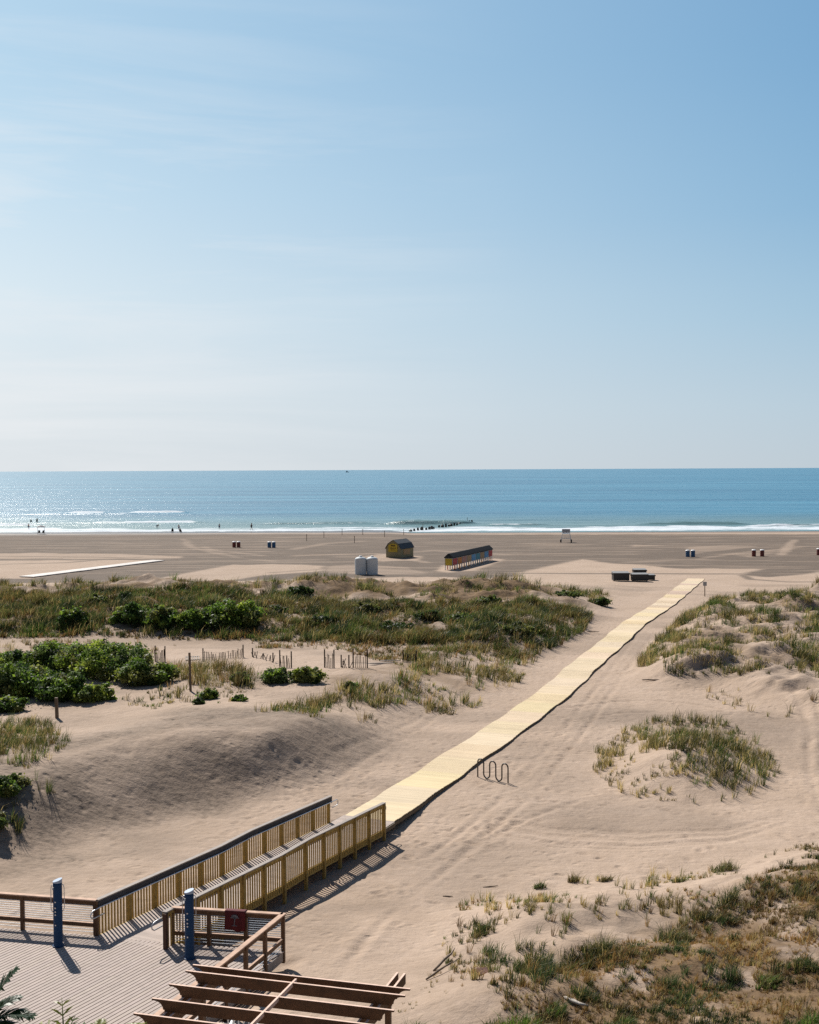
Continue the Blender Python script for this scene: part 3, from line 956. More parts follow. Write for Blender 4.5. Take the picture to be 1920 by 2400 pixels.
# ------------------------------------------------------------------ shower towers
def shower(px, py, label):
    p = flat(px, py, DZ)
    root = empty('shower_tower', (p[0], p[1], DZ), rad(12), label, 'outdoor shower', 'blue shower towers on the deck')
    m = MB(); m.lathe([(.165, 0), (.165, .028), (.16, .03), (.134, .034), (.13, .045), (.13, .9), (.128, 1.80), (.128, 1.86)], n=24, sx=1, sy=1); m.build('column', M['blue'], root, smooth=True)
    m = MB()
    n = 24; vs = []
    for k in range(n):
        an = 2 * math.pi * k / n; vs.append((.133 * math.cos(an), .133 * math.sin(an), 1.86))
    for k in range(n):
        an = 2 * math.pi * k / n; vs.append((.133 * math.cos(an), .133 * math.sin(an), 1.93 + .32 * .133 * math.cos(an)))
    fs = [(k, (k + 1) % n, n + (k + 1) % n, n + k) for k in range(n)] + [tuple(range(n, 2 * n)), tuple(range(n))[::-1]]
    m.add(vs, fs); m.build('cap', M['shinycap'], root)
    for sx in (-1, 1):
        m = MB(); m.tube([(sx * .12, 0, 1.80), (sx * .165, 0, 1.77), (sx * .185, 0, 1.68), (sx * .185, 0, 1.12), (sx * .165, 0, 1.04), (sx * .12, 0, 1.00)], .011, 7)
        m.build('pipe', M['steel'], root, smooth=True)
    for z in (1.33, 1.16, 1.05, .96, .66):
        m = MB(); m.tube([(-.055, -.11, z), (-.06, -.155, z)], .022, 10); m.build('push_button', M['steel'], root)
    m = MB(); m.tube([(-.09, -.09, 1.74), (-.12, -.15, 1.74), (-.12, -.16, 1.70)], .018, 8); m.build('nozzle', M['steel'], root)
    return root


sh1 = shower(137, 2217, 'blue shower column with side pipes in front of the long cable railing')
sh2 = shower(445, 2246, 'blue shower column with side pipes beside the red draped towel')

# ------------------------------------------------------------------ red towel over the short rail
ab = (PB - PA).normalized(); t0 = 1.62; wd = .62
root = empty('red_towel', (PA + ab * t0) + Vector((0, 0, 1.09)), math.atan2(ab.y, ab.x), 'dark red towel with grey palm emblem draped over the short deck railing', 'towel')
nx, prof = 14, [(-.115, -.56), (-.112, -.40), (-.105, -.2), (-.10, -.06), (-.092, -.012), (-.07, .006), (0, .008), (.07, .006), (.092, -.012), (.10, -.06), (.105, -.2), (.11, -.34)]
vs = []
for i in range(nx + 1):
    for j, (yy_, zz) in enumerate(prof):
        wv = .012 * math.sin(i * 1.3 + j * .4) * (abs(zz) > .05)
        vs.append((wd * i / nx, yy_ + wv - .008 * (zz < -.3), zz + (.02 * math.sin(i * .5) if j == 0 else 0)))
npf = len(prof); fs = []
for i in range(nx):
    for j in range(npf - 1):
        a = i * npf + j; fs.append((a, a + npf, a + npf + 1, a + 1))
m = MB(); m.add(vs, fs); tw = m.build('cloth', M['red'], root, smooth=True)
md = tw.modifiers.new('thick', 'SOLIDIFY'); md.thickness = .008
m = MB()
cx, cz0 = wd * .5, -.26
for k in range(-3, 4):
    an = math.pi / 2 + k * .42
    tip = (cx + .13 * math.cos(an), -.136, cz0 + .06 + .11 * math.sin(an) * (1 if abs(k) < 3 else .4))
    mid = (cx + .07 * math.cos(an), -.136, cz0 + .075 + .085 * math.sin(an))
    m.bar((cx, -.136, cz0 + .05), mid, .035, .004, up=(0, 1, 0)); m.bar(mid, tip, .024, .0045, up=(0, 1, 0))
m.bar((cx + .01, -.138, cz0 + .05), (cx - .02, -.138, cz0 - .14), .022, .004, up=(0, 1, 0))
m.bar((cx - .09, -.138, cz0 - .15), (cx + .07, -.138, cz0 - .15), .018, .004, up=(0, 1, 0))
m.build('emblem', M['emblem'], root)

# ------------------------------------------------------------------ pergola
PZ = 3.6
r1l = flat(435.7, 2275, PZ); r1r = flat(950, 2333.4, PZ)
pdx = (r1r - r1l); plen = float(np.hypot(*pdx)); pdx /= plen
r4l = flat(314, 2374.6, PZ)
stp = (r4l - r1l) / 3.0
root = empty('pergola', (r1l[0], r1l[1], .78), 0, 'rust-brown timber pergola with scroll-ended rafters beside the deck', 'pergola')
O = Vector((r1l[0], r1l[1], .78)); ax = Vector((pdx[0], pdx[1], 0)); st_ = Vector((stp[0], stp[1], 0))
zt = PZ - .78
hh = .245


def rafter_outline(L_):
    lft = [(0, 0), (0, -.03), (.06, -.035)]
    for k in range(7):
        a = k / 6 * math.pi / 2
        lft.append((.06 + .20 * math.sin(a) * 1.0, -.035 - .17 * (1 - math.cos(a))))
    lft += [(.29, -.205), (.29, -hh)]
    rgt = [(L_ - a, b) for a, b in lft[::-1]]
    return lft + rgt


for k, (off) in enumerate([-.46, 0, 1, 2, 3, 4, 5, 6]):
    o = st_ * off
    m = MB(); m.prism([(a, b) for a, b in rafter_outline(plen)], (o.x, o.y, zt), ax, (0, 0, 1), .044, (random.uniform(.85, 1.1),) * 3)
    r_ = m.build('rafter', M['redwood'], root)
    m = MB(); m.bar((o.x, o.y, zt + .004), (o.x + ax.x * plen, o.y + ax.y * plen, zt + .004), .046, .006); m.build('sunlit_edge' if 0 else 'lit_top_edge', M['topedge'], r_)  # thin strip in the painted sunlit tone along each rafter
# purlin across the rafters
pu0 = flat(692.6, 2295, PZ + .01)
pu0v = Vector((pu0[0], pu0[1], .78)) - O
sd_ = st_.normalized()
m = MB(); a = pu0v - sd_ * .03; b = pu0v + sd_ * 4.4
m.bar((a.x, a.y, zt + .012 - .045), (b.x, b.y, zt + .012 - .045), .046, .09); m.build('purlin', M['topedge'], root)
for gx in ((480, 2303), (915, 2312)):
    gp_ = flat(gx[0], gx[1], PZ - hh)
    gv = Vector((gp_[0], gp_[1], .78)) - O
    for sx in (-.085, .085):
        a = gv + ax * sx - sd_ * .75; b = gv + ax * sx + sd_ * 4.6
        m = MB(); m.bar((a.x, a.y, zt - hh - .12), (b.x, b.y, zt - hh - .12), .044, .235); gm = m.build('girder', M['redwood'], root)
        m = MB(); m.bar((a.x, a.y, zt - hh + .0035 - .004), (b.x, b.y, zt - hh + .0035 - .004), .048, .006); m.build('lit_top_edge', M['topedge'], gm)
    for s_ in (.15, 3.9):
        p = gv + sd_ * s_
        m = MB(); m.box((p.x, p.y, (zt - hh - .02) / 2 - .1), (.12, .12, zt - hh + .16), math.atan2(ax.y, ax.x)); m.build('post', M['redwood'], root)

# white slatted chairs under the pergola
def chair(p, rz, label):
    root = empty('garden_chair', (p[0], p[1], .795), rz, label, 'chair', 'white chairs under the pergola')
    w = .62
    m = MB(); m.bar((-w / 2, -.26, .44), (w / 2, -.26, .44), .05, .05)
    for k in range(5): m.bar((-w / 2, -.2 + k * .1, .45), (w / 2, -.2 + k * .1, .45), .08, .02)
    m.build('seat', M['white'], root)
    m = MB(); m.bar((-w / 2 - .02, .30, .93), (w / 2 + .02, .30, .93), .05, .07); m.bar((-w / 2, .28, .52), (w / 2, .28, .52), .04, .05)
    for k in range(6):
        xx = -w / 2 + w * (k + .0) / 5
        m.bar((xx, .28, .48), (xx, .30, .92), .05, .02, up=(1, 0, 0))
    m.build('backrest', M['white'], root)
    for sx in (-1, 1):
        for sy in (-.26, .28):
            m = MB(); m.box((sx * w / 2, sy, .22), (.05, .05, .44)); m.build('leg', M['white'], root)
        m = MB(); m.bar((sx * w / 2, -.28, .66), (sx * w / 2, .28, .66), .06, .03); m.box((sx * w / 2, -.25, .55), (.04, .04, .2)); m.build('armrest', M['white'], root)


p = flat(562, 2384, 1.76) + np.array([.05, .32]); chair(p, rad(188 - 13 - 180 + 180), 'white slat-back chair left of the purlin, under the pergola')
p = flat(650, 2396, 1.76) + np.array([.05, .32]); chair(p, rad(188 - 13 - 180 + 180), 'white slat-back chair right of the purlin, under the pergola')

# ------------------------------------------------------------------ bike rack
a = flat(1120, 1822, 0); b = flat(1191, 1837, 0)
gz = min(hgt(*a), hgt(*b))
ang = math.atan2(b[1] - a[1], b[0] - a[0]); Lr = float(np.hypot(*(b - a)))
root = empty('bike_rack', (a[0], a[1], gz - .02), ang, 'dark serpentine pipe bike rack standing in the sand beside the boardwalk', 'bike rack')
pts = []; hb = .92; r = Lr / 10
pts.append((0, 0, -.2)); pts.append((0, 0, hb - r))
for k in range(5):
    c = r * (1 + 2 * k); up_ = (k % 2 == 0)
    base = hb - r if up_ else .06 + r
    for i in range(1, 9):
        an = math.pi * (1 - i / 8)
        pts.append((c + r * math.cos(an), 0, base + (r if up_ else -r) * math.sin(an)))
    if k < 4: pts.append((c + r, 0, (.06 + r) if up_ else hb - r))
pts.append((10 * r, 0, -.2))
m = MB(); m.tube(pts, .034, 10); m.build('pipe', M['darksteel'], root, smooth=True)

# ------------------------------------------------------------------ grass
def blades(name, P, hh_, nb, spread, cols, width, mat=None, kind='stuff', parent=None, lean=(.18, -.03), label=None, droop=.62):
    """P (n,3) tuft bases; every tuft gets nb blades; 5 vertices per blade"""
    n = len(P)
    if n == 0: return None
    cnt = RNG.integers(max(3, int(nb * .6)), int(nb * 1.4) + 1, n)
    idx = np.repeat(np.arange(n), cnt); m_ = len(idx)
    ang = RNG.uniform(0, 2 * np.pi, m_); rr = np.sqrt(RNG.uniform(0, 1, m_)) * spread * (hh_[idx] / .8)
    base = P[idx].copy(); base[:, 0] += rr * np.cos(ang); base[:, 1] += rr * np.sin(ang); base[:, 2] -= .03
    clump = .62 + .75 * sst(.35, .68, fbm(P[:, 0] / 1.3, P[:, 1] / 1.1, 77, 3))
    if kind: h = hh_[idx] * clump[idx] * RNG.uniform(.45, 1.1, m_)
    else: h = hh_[idx] * RNG.uniform(.45, 1.1, m_)
    tilt = RNG.uniform(.08, droop, m_) * (0.5 + rr / (spread + 1e-6) * .6)
    dx = np.cos(ang) * tilt + lean[0] * RNG.uniform(.4, 1.4, m_); dy = np.sin(ang) * tilt + lean[1]
    fa = RNG.uniform(0, np.pi, m_)
    w = width * RNG.uniform(.7, 1.3, m_)
    wx = np.cos(fa) * w / 2; wy = np.sin(fa) * w / 2
    v = np.zeros((m_, 5, 3))
    v[:, 0] = base + np.c_[-wx, -wy, 0 * wx]; v[:, 1] = base + np.c_[wx, wy, 0 * wx]
    mid = base + np.c_[dx * h * .38, dy * h * .38, h * .6]
    v[:, 2] = mid + np.c_[wx, wy, 0 * wx] * .8; v[:, 3] = mid - np.c_[wx, wy, 0 * wx] * .8
    v[:, 4] = base + np.c_[dx * h * 1.15, dy * h * 1.15, h * (1 - .25 * tilt)]
    b0 = np.arange(m_)[:, None] * 5
    loops = np.concatenate([b0 + 0, b0 + 1, b0 + 2, b0 + 3, b0 + 3, b0 + 2, b0 + 4], 1).ravel()
    lt = np.tile([4, 3], m_)
    shade_ = (.62 + .75 * sst(.36, .64, fbm(P[:, 0] / 2.1 + 5, P[:, 1] / 1.8, 79, 3))) if kind else np.ones(n)
    c = cols[idx] * RNG.uniform(.75, 1.25, (m_, 1)) * shade_[idx][:, None]
    dry = RNG.uniform(0, 1, m_) < .12
    c[dry] = np.array((.34, .27, .13)) * RNG.uniform(.6, 1.2, (dry.sum(), 1))
    c = np.repeat(c[:, None, :], 5, 1)
    o = mesh_np(name, v.reshape(-1, 3), loops, lt, mat or M['grass'], parent, col=c.reshape(-1, 3))
    if kind: tag(o, label, None if parent else 'grass', None, kind)
    return o


GREEN = np.array((.060, .086, .024)); OLIVE = np.array((.092, .086, .032)); DRY = np.array((.34, .265, .125)); BROWN = np.array((.17, .105, .045)); DKGREEN = np.array((.030, .044, .017)); LIME = np.array((.10, .17, .03))


def scatter(poly, dens, thr=None, nscale=4.0, seed=0, ymax=None, soft=.12, pathclear=1.7):
    """random points in a ground polygon; thr lets a noise open gaps"""
    P = np.array([hit(*p)[:2] for p in poly])
    if ymax: P[:, 1] = np.minimum(P[:, 1], ymax)
    lo, hi = P.min(0), P.max(0)
    n = int((hi[0] - lo[0]) * (hi[1] - lo[1]) * dens)
    x = RNG.uniform(lo[0], hi[0], n); y = RNG.uniform(lo[1], hi[1], n)
    k = inpoly(x, y, [tuple(q) for q in P])
    x, y = x[k], y[k]
    if thr is not None:
        f = fbm(x / nscale, y / nscale, seed, 4, .6)
        f2 = fbm(x / (nscale * .30) + 31, y / (nscale * .27), seed + 900, 3, .6)
        k = RNG.uniform(0, 1, len(x)) < sst(thr - soft, thr + soft, f) * (.22 + .78 * sst(.40, .60, f2))
        x, y = x[k], y[k]
    k = segdist(x, y, PATHL, False) > pathclear
    k &= segdist(x, y, [(-8.2, 34.0), (-2.1, 47.6)], False) > 2.2
    x, y = x[k], y[k]
    return np.c_[x, y, terrain(x, y)]


def mixcols(n, *cw):
    cs = np.array([c for c, _ in cw]); w = np.array([w for _, w in cw], float); w /= w.sum()
    return cs[RNG.choice(len(cs), n, p=w)]


def zonecols(P, a, b, scale, seed):
    f = sst(.38, .62, fbm(P[:, 0] / scale, P[:, 1] / scale, seed, 3))[:, None]
    return a * (1 - f) + b * f


# G1 dense back dune
P = scatter([(-500, 1394), (250, 1388), (700, 1390), (1000, 1412), (1180, 1414), (1390, 1440), (1370, 1480), (1280, 1530), (1150, 1508), (900, 1512), (600, 1500), (250, 1492), (-500, 1500)], 20.0, .37, 5.0, 301, 138, .12)
c = zonecols(P, GREEN * .95, OLIVE * .95, 7, 303); kk = RNG.uniform(0, 1, len(P)) < .16; c[kk] = BROWN * .9
kk = fbm(P[:, 0] / 3, P[:, 1] / 3, 305, 3) > .6; c[kk] = DKGREEN
blades('dune_grass', P, RNG.uniform(.45, .95, len(P)), 13, .28, c, .035, label='dense green beach grass covering the long dune behind the sand fence')
P = scatter([(-500, 1394), (250, 1388), (700, 1390), (1000, 1412), (1180, 1414), (1390, 1440), (1340, 1480), (1240, 1530), (1150, 1512), (900, 1516), (600, 1504), (250, 1496), (-500, 1500)], 12, .36, 3.5, 307, 138, .1)
c = mixcols(len(P), (BROWN * .75, 5), (OLIVE * .7, 3), (DKGREEN, 3))
blades('dune_ground_cover', P, RNG.uniform(.15, .38, len(P)), 13, .3, c, .035, droop=.9, label='low dark scrub between the grass on the long back dune')
# G2 sparse tufts on its sea-side crest
P = scatter([(-500, 1352), (300, 1352), (600, 1345), (900, 1350), (1180, 1345), (1330, 1358), (1425, 1395), (1430, 1425), (1180, 1404), (1000, 1402), (700, 1378), (250, 1378), (-500, 1388)], 5.0, .52, 4.0, 311, 140, .09)
c = mixcols(len(P), (GREEN, 3), (OLIVE, 4), (DRY * .8, 2))
blades('dune_grass', P, RNG.uniform(.5, 1.0, len(P)), 14, .26, c, .035, label='scattered olive grass tufts along the sandy crest of the back dune')
# G3 front slope left of the boardwalk
P = scatter([(960, 1500), (1290, 1515), (1330, 1470), (1262, 1545), (1190, 1630), (1060, 1680), (960, 1690), (760, 1690), (600, 1668), (800, 1612), (960, 1585)], 12.0, .46, 3.2, 321, None, .10)
c = mixcols(len(P), (OLIVE, 4), (GREEN, 3), (DRY * .9, 3), (BROWN, 1))
blades('dune_grass', P, RNG.uniform(.35, .8, len(P)), 11, .22, c, .028, label='patchy olive grass on the slope between sand fence and boardwalk')
P = scatter([(960, 1500), (1290, 1515), (1330, 1470), (1262, 1535), (1200, 1560), (1080, 1560), (940, 1560)], 16.0, .40, 4, 325, None, .12)
c = mixcols(len(P), (OLIVE * .8, 4), (GREEN * .8, 3), (BROWN, 2))
blades('dune_grass', P, RNG.uniform(.4, .8, len(P)), 12, .26, c, .03, label='darker grass band at the top of the slope below the back dune')
# tall olive stand behind the leaning post
P = scatter([(385, 1600), (400, 1565), (470, 1560), (560, 1565), (610, 1590), (600, 1615), (470, 1622), (390, 1618)], 10, .36, 3, 331, None, .1)
c = mixcols(len(P), (OLIVE, 5), (BROWN, 2), (DRY * .6, 2))
blades('dune_grass', P, RNG.uniform(.7, 1.15, len(P)), 12, .22, c, .028, label='tall brownish-olive grass stand behind the tall lone post')
# left dry patch above hedge, and low stuff around hedge
P = scatter([(-400, 1500), (120, 1500), (250, 1510), (420, 1512), (420, 1530), (200, 1535), (-400, 1570)], 4.5, .46, 3, 335, None, .1)
c = mixcols(len(P), (BROWN, 3), (DRY * .7, 2), (OLIVE, 2))
blades('dune_grass', P, RNG.uniform(.3, .7, len(P)), 10, .24, c, .03, label='thin brown grass between the back dune and the big hedge')
P = scatter([(230, 1645), (260, 1618), (420, 1612), (600, 1615), (560, 1650), (440, 1658), (300, 1655)], 7, .46, 2.5, 337, None, .1)
c = mixcols(len(P), (OLIVE, 3), (GREEN, 3), (DRY * .8, 2))
blades('dune_grass', P, RNG.uniform(.2, .55, len(P)), 11, .26, c, .028, label='low mixed weeds along the edge of the bare mound, by the hedge')
P = scatter([(580, 1508), (960, 1508), (1000, 1545), (940, 1562), (800, 1525), (580, 1520)], 12, .43, 2.6, 339, None, .1)
c = mixcols(len(P), (BROWN, 3), (OLIVE, 2), (DKGREEN, 2))
blades('dune_grass', P, RNG.uniform(.25, .55, len(P)), 11, .3, c, .03, label='low dark scrub grass just behind the sand fence')
# left edge of mound
P = scatter([(-300, 1690), (20, 1690), (120, 1690), (165, 1745), (110, 1790), (135, 1880), (60, 1960), (-300, 2000)], 16, .44, 2.0, 341, None, .1)
c = mixcols(len(P), (OLIVE, 3), (GREEN * 1.1, 4), (DRY, 1), (BROWN, 1))
blades('dune_grass', P, RNG.uniform(.22, .62, len(P)), 14, .2, c, .018, droop=.7, label='ragged grass tufts on the left edge of the bare mound')
# right dune C
P = scatter([(1480, 1580), (1530, 1510), (1600, 1445), (1680, 1396), (1800, 1380), (2100, 1380), (2300, 1640), (1920, 1600), (1750, 1580), (1560, 1590)], 12.0, .50, 4.2, 351, 137, .08)
c = mixcols(len(P), (OLIVE, 4), (GREEN, 3), (DRY * .85, 3))
kk = fbm(P[:, 0] / 4, P[:, 1] / 4, 353, 3) > .58; c[kk] = GREEN * .8
blades('dune_grass', P, RNG.uniform(.4, .85, len(P)), 13, .24, c, .03, label='clumpy grass over the broad dune right of the boardwalk')
P = scatter([(1600, 1620), (1750, 1600), (2000, 1640), (2000, 1720), (1800, 1690)], 3, .54, 2.5, 355, None, .08)
c = mixcols(len(P), (OLIVE, 3), (DRY, 3), (BROWN, 1))
blades('dune_grass', P, RNG.uniform(.3, .6, len(P)), 11, .22, c, .026, label='thin grass below the foot of the broad right-hand dune')
# mound D
P = scatter([(1385, 1770), (1450, 1720), (1520, 1690), (1600, 1682), (1720, 1700), (1800, 1760), (1835, 1830), (1740, 1885), (1600, 1885), (1460, 1865), (1390, 1815)], 34, .43, 1.9, 361, None, .12)
k = RNG.uniform(0, 1, len(P)) < .55 + .45 * sst(-.5, 2.6, sdist(P[:, 0], P[:, 1], DUNE_D))
P = P[k]
c = mixcols(len(P), (OLIVE, 4), (GREEN, 4), (DRY, 2))
kk = P[:, 0] < flat(1530, 1770)[0]; c[kk] = np.where(RNG.uniform(0, 1, (kk.sum(), 1)) < .4, DRY * .9, OLIVE)
hh_ = RNG.uniform(.28, .72, len(P)); hh_[kk] *= .85
blades('dune_grass', P, hh_, 9, .12, c, .02, label='upright grass tufts on the round mound in the open sand')
# near dune E
P = scatter([(1030, 2240), (1060, 2130), (1150, 2085), (1400, 2060), (1640, 2045), (1800, 2000), (2100, 1920), (2200, 2000), (1900, 2100), (1700, 2190), (1500, 2250), (1200, 2320), (1080, 2300)], 24, .53, 1.5, 371, None, .07)
c = mixcols(len(P), (OLIVE, 4), (GREEN, 2), (DRY, 3), (BROWN, 2))
blades('dune_grass', P, RNG.uniform(.12, .40, len(P)), 15, .13, c, .013, droop=.85, label='sparse tufts on the pale upper slope of the near dune')
P = scatter([(1080, 2280), (1150, 2230), (1300, 2210), (1420, 2230), (1600, 2160), (1700, 2110), (1850, 2020), (2200, 1960), (2300, 2600), (1100, 2600), (1190, 2360)], 60, .46, 1.7, 375, None, .08)
c = mixcols(len(P), (OLIVE * .75, 4), (GREEN * .55, 2), (BROWN * .95, 5), (DKGREEN * .8, 2))
kk = fbm(P[:, 0] / 1.8, P[:, 1] / 1.8, 379, 3) > .60; c[kk] = DKGREEN * 1.3
blades('dune_grass', P, RNG.uniform(.14, .42, len(P)), 22, .19, c, .014, droop=.9, label='thick dark and rusty grass in the lower right corner')
P = scatter([(1180, 2340), (1300, 2260), (1560, 2190), (1760, 2090), (2000, 1990), (2300, 2000), (2300, 2600), (1100, 2600), (1150, 2440)], 100, .38, 1.3, 381, None, .1)
c = mixcols(len(P), (BROWN * 1.2, 4), (DRY * .8, 3), (OLIVE, 1), (np.array((.19, .115, .045)), 5))
blades('dry_ground_cover', P, RNG.uniform(.07, .24, len(P)), 12, .14, c, .012, label='rusty dry ground cover in the lower right corner', droop=.9)
P = scatter([(900, 2420), (940, 2330), (1040, 2270), (1180, 2340), (1150, 2450), (900, 2600)], 12, .52, 1.2, 383, None, .08)
c = mixcols(len(P), (DRY * .8, 3), (OLIVE, 3), (BROWN, 2))
blades('dry_ground_cover', P, RNG.uniform(.06, .22, len(P)), 9, .14, c, .012, label='thin dry ground cover beside the pergola', droop=.9)


# ------------------------------------------------------------------ shrubs
def leaves(name, lobes, n, size, cols, parent, mat, up=.35, stretch=1.6):
    """leaf cloud filling ellipsoidal lobes (cx,cy,cz,rx,ry,rz), denser towards the outside"""
    lob = np.array(lobes, float); vol = lob[:, 3] * lob[:, 4] * lob[:, 5]; pr = vol ** .7; pr /= pr.sum()
    li = RNG.choice(len(lob), n, p=pr)
    d = RNG.normal(size=(n, 3)); d /= np.linalg.norm(d, axis=1)[:, None]
    r = RNG.uniform(.25, 1, n) ** .45 * RNG.uniform(.86, 1.12, n)
    sp = np.sin(d[:, 0] * 7 + li) * np.sin(d[:, 1] * 6 + li * 2) * .10
    strag = RNG.uniform(0, 1, n) < .10
    r = np.where(strag, r * RNG.uniform(1.1, 1.65, n), r)
    p = lob[li, :3] + d * (r + sp)[:, None] * lob[li, 3:]
    k = p[:, 2] > .03
    p, d, li = p[k], d[k], li[k]; n = len(p)
    nrm = d + RNG.normal(size=(n, 3)) * .75; nrm[:, 2] += up; nrm /= np.linalg.norm(nrm, axis=1)[:, None]
    t = np.cross(nrm, RNG.normal(size=(n, 3))); t /= np.linalg.norm(t, axis=1)[:, None]
    b = np.cross(nrm, t)
    s = size * RNG.uniform(.6, 1.35, n)
    v = np.zeros((n, 4, 3))
    v[:, 0] = p - t * (s * stretch / 2)[:, None]; v[:, 1] = p + b * (s / 2)[:, None]; v[:, 2] = p + t * (s * stretch / 2)[:, None]; v[:, 3] = p - b * (s / 2)[:, None]
    lc = cols[RNG.integers(0, len(cols), len(lob))] * RNG.uniform(.75, 1.25, (len(lob), 1))
    c = lc[li] * RNG.uniform(.75, 1.3, (n, 1)) * 1.0
    c = np.repeat(c[:, None, :], 4, 1).reshape(-1, 3)
    return mesh_np(name, v.reshape(-1, 3), np.arange(n * 4), np.full(n, 4), mat, parent, col=c)


SH_COLS = np.array([(.135, .195, .038), (.095, .15, .030), (.20, .245, .05), (.05, .085, .022), (.155, .165, .05), (.11, .15, .05)])
SH_DARK = np.array([(.04, .065, .02), (.055, .08, .024)])
SH_OLV = np.array([(.10, .12, .035), (.075, .10, .03), (.13, .13, .045)])


def shrub(px, py, w, h, label, group, cols=SH_COLS, seed=1, leaf=.11, dens=1.0, zfix=None):
    p = hit(px, py)
    sc = p[1] / F
    wd_, ht = w * sc * 1.08, h * sc * .98
    root = empty('shrub', (p[0], p[1] + wd_ * .28, hgt(p[0], p[1] + wd_ * .28) - .05), 0, label, 'shrub', group)
    rr = random.Random(seed * 7 + int(px))
    lobes = []
    nl = max(14, int(wd_ * ht * 5))
    for k in range(nl):
        a = rr.uniform(0, 6.28); q = rr.uniform(0, 1) ** .5
        e = math.sqrt(max(0, 1 - q * q * .8)) * rr.uniform(.75, 1.05)
        lx = math.cos(a) * q * wd_ * .47 + rr.uniform(-.05, .05) * wd_; ly = math.sin(a) * q * wd_ * .36
        r0 = ht * rr.uniform(.12, .22)
        zc = max(r0 * .8, (ht - r0) * e * rr.uniform(.72, 1.06))
        if rr.random() < .3: zc *= rr.uniform(.3, .8)
        if rr.random() < .25: r0 *= .6; zc *= 1.15
        lobes.append((lx, ly, zc, r0 * rr.uniform(1.0, 1.6), r0 * rr.uniform(1.0, 1.5), r0))
    lobes.append((0, 0, ht * .30, wd_ * .42, wd_ * .34, ht * .36))
    area = wd_ * ht
    n = int(min(9000, max(400, area * 1500 * dens * (.11 / leaf) ** 2)))
    leaves('foliage', lobes, n, leaf, cols, root, M['leaf'])
    m = MB()
    for k in range(5):
        l = lobes[rr.randrange(len(lobes))]
        m.tube([(l[0] * .15, l[1] * .15, -.05), (l[0] * .5, l[1] * .5, l[2] * .5), (l[0], l[1], l[2])], .03, 5, radii=[.035, .025, .012])
    m.build('stems', M['weathered'], root)
    return root


gb = 'round shrubs on the back dune'
for i, a in enumerate([(168, 1478, 66, 52, 'lone round green shrub at the left on the back dune'),
                       (312, 1470, 92, 56, 'leftmost shrub of the green row on the back dune'),
                       (385, 1476, 86, 58, 'second shrub from the left in the green row on the back dune'),
                       (447, 1476, 76, 50, 'third, lowest shrub in the green row on the back dune'),
                       (543, 1481, 124, 72, 'largest shrub, at the right end of the green row on the back dune')]):
    shrub(*a, gb, seed=i, leaf=.15, dens=1.1)
shrub(291, 1412, 26, 34, 'small dark pointed shrub above the green row on the back dune', gb, SH_DARK, 8, .15, 1.6)
gh = 'shrubs in the big hedge at the left'
for i, a in enumerate([(30, 1580, 130, 58, 'shrub at the far left back of the big hedge'),
                       (120, 1575, 120, 70, 'yellowish shrub in the back middle of the big hedge'),
                       (195, 1580, 120, 78, 'tallest shrub at the back of the big hedge'),
                       (258, 1596, 140, 86, 'broad shrub in the right half of the big hedge'),
                       (336, 1608, 112, 68, 'shrub forming the right end of the big hedge'),
                       (15, 1640, 110, 84, 'shrub at the left picture edge, front of the big hedge'),
                       (70, 1630, 110, 74, 'middle shrub between the front and back rows of the hedge'),
                       (128, 1648, 118, 68, 'round shrub at the front of the hedge, behind the short post'),
                       (205, 1648, 82, 50, 'low shrub at the front right of the hedge, on the mound edge'),
                       (10, 1672, 70, 46, 'low shrub at the left picture edge, just below the hedge')]):
    shrub(a[0], a[1], a[2] * 1.22, a[3] * 1.12, a[4], gh, seed=20 + i, leaf=.12, dens=1.0)
gm_ = 'small shrubs in the sandy valley'
for i, a in enumerate([(643, 1604, 76, 42, 'left of the twin shrubs below the sand fence', gm_, SH_COLS),
                       (718, 1602, 84, 47, 'right of the twin shrubs below the sand fence', gm_, SH_COLS),
                       (823, 1621, 26, 28, 'single small round shrub right of the twin shrubs', gm_, SH_COLS),
                       (566, 1604, 46, 38, 'pale ragged shrub at the end of the tall olive grass', gm_, SH_OLV),
                       (560, 1644, 32, 20, 'low green clump on sand right of the tall lone post', gm_, SH_COLS),
                       (484, 1640, 42, 32, 'green clump at the foot of the tall lone post', gm_, SH_COLS),
                       (465, 1652, 26, 22, 'small dark clump just below the tall lone post', gm_, SH_DARK)]):
    shrub(*a, seed=40 + i, leaf=.10)
shrub(-6, 1880, 86, 62, 'ragged green shrub at the left picture edge below the mound', 'shrubs at the left edge', SH_COLS, 60, .07, 1.0)
shrub(40, 1850, 60, 34, 'small olive shrub among grass at the left edge of the mound', 'shrubs at the left edge', SH_OLV, 63, .07, 1.0)
shrub(-40, 1960, 90, 60, 'low shrub cut by the left picture edge above the railing', 'shrubs at the left edge', SH_OLV, 61, .07, 1.2)
gc = 'dark shrubs on the back dune'
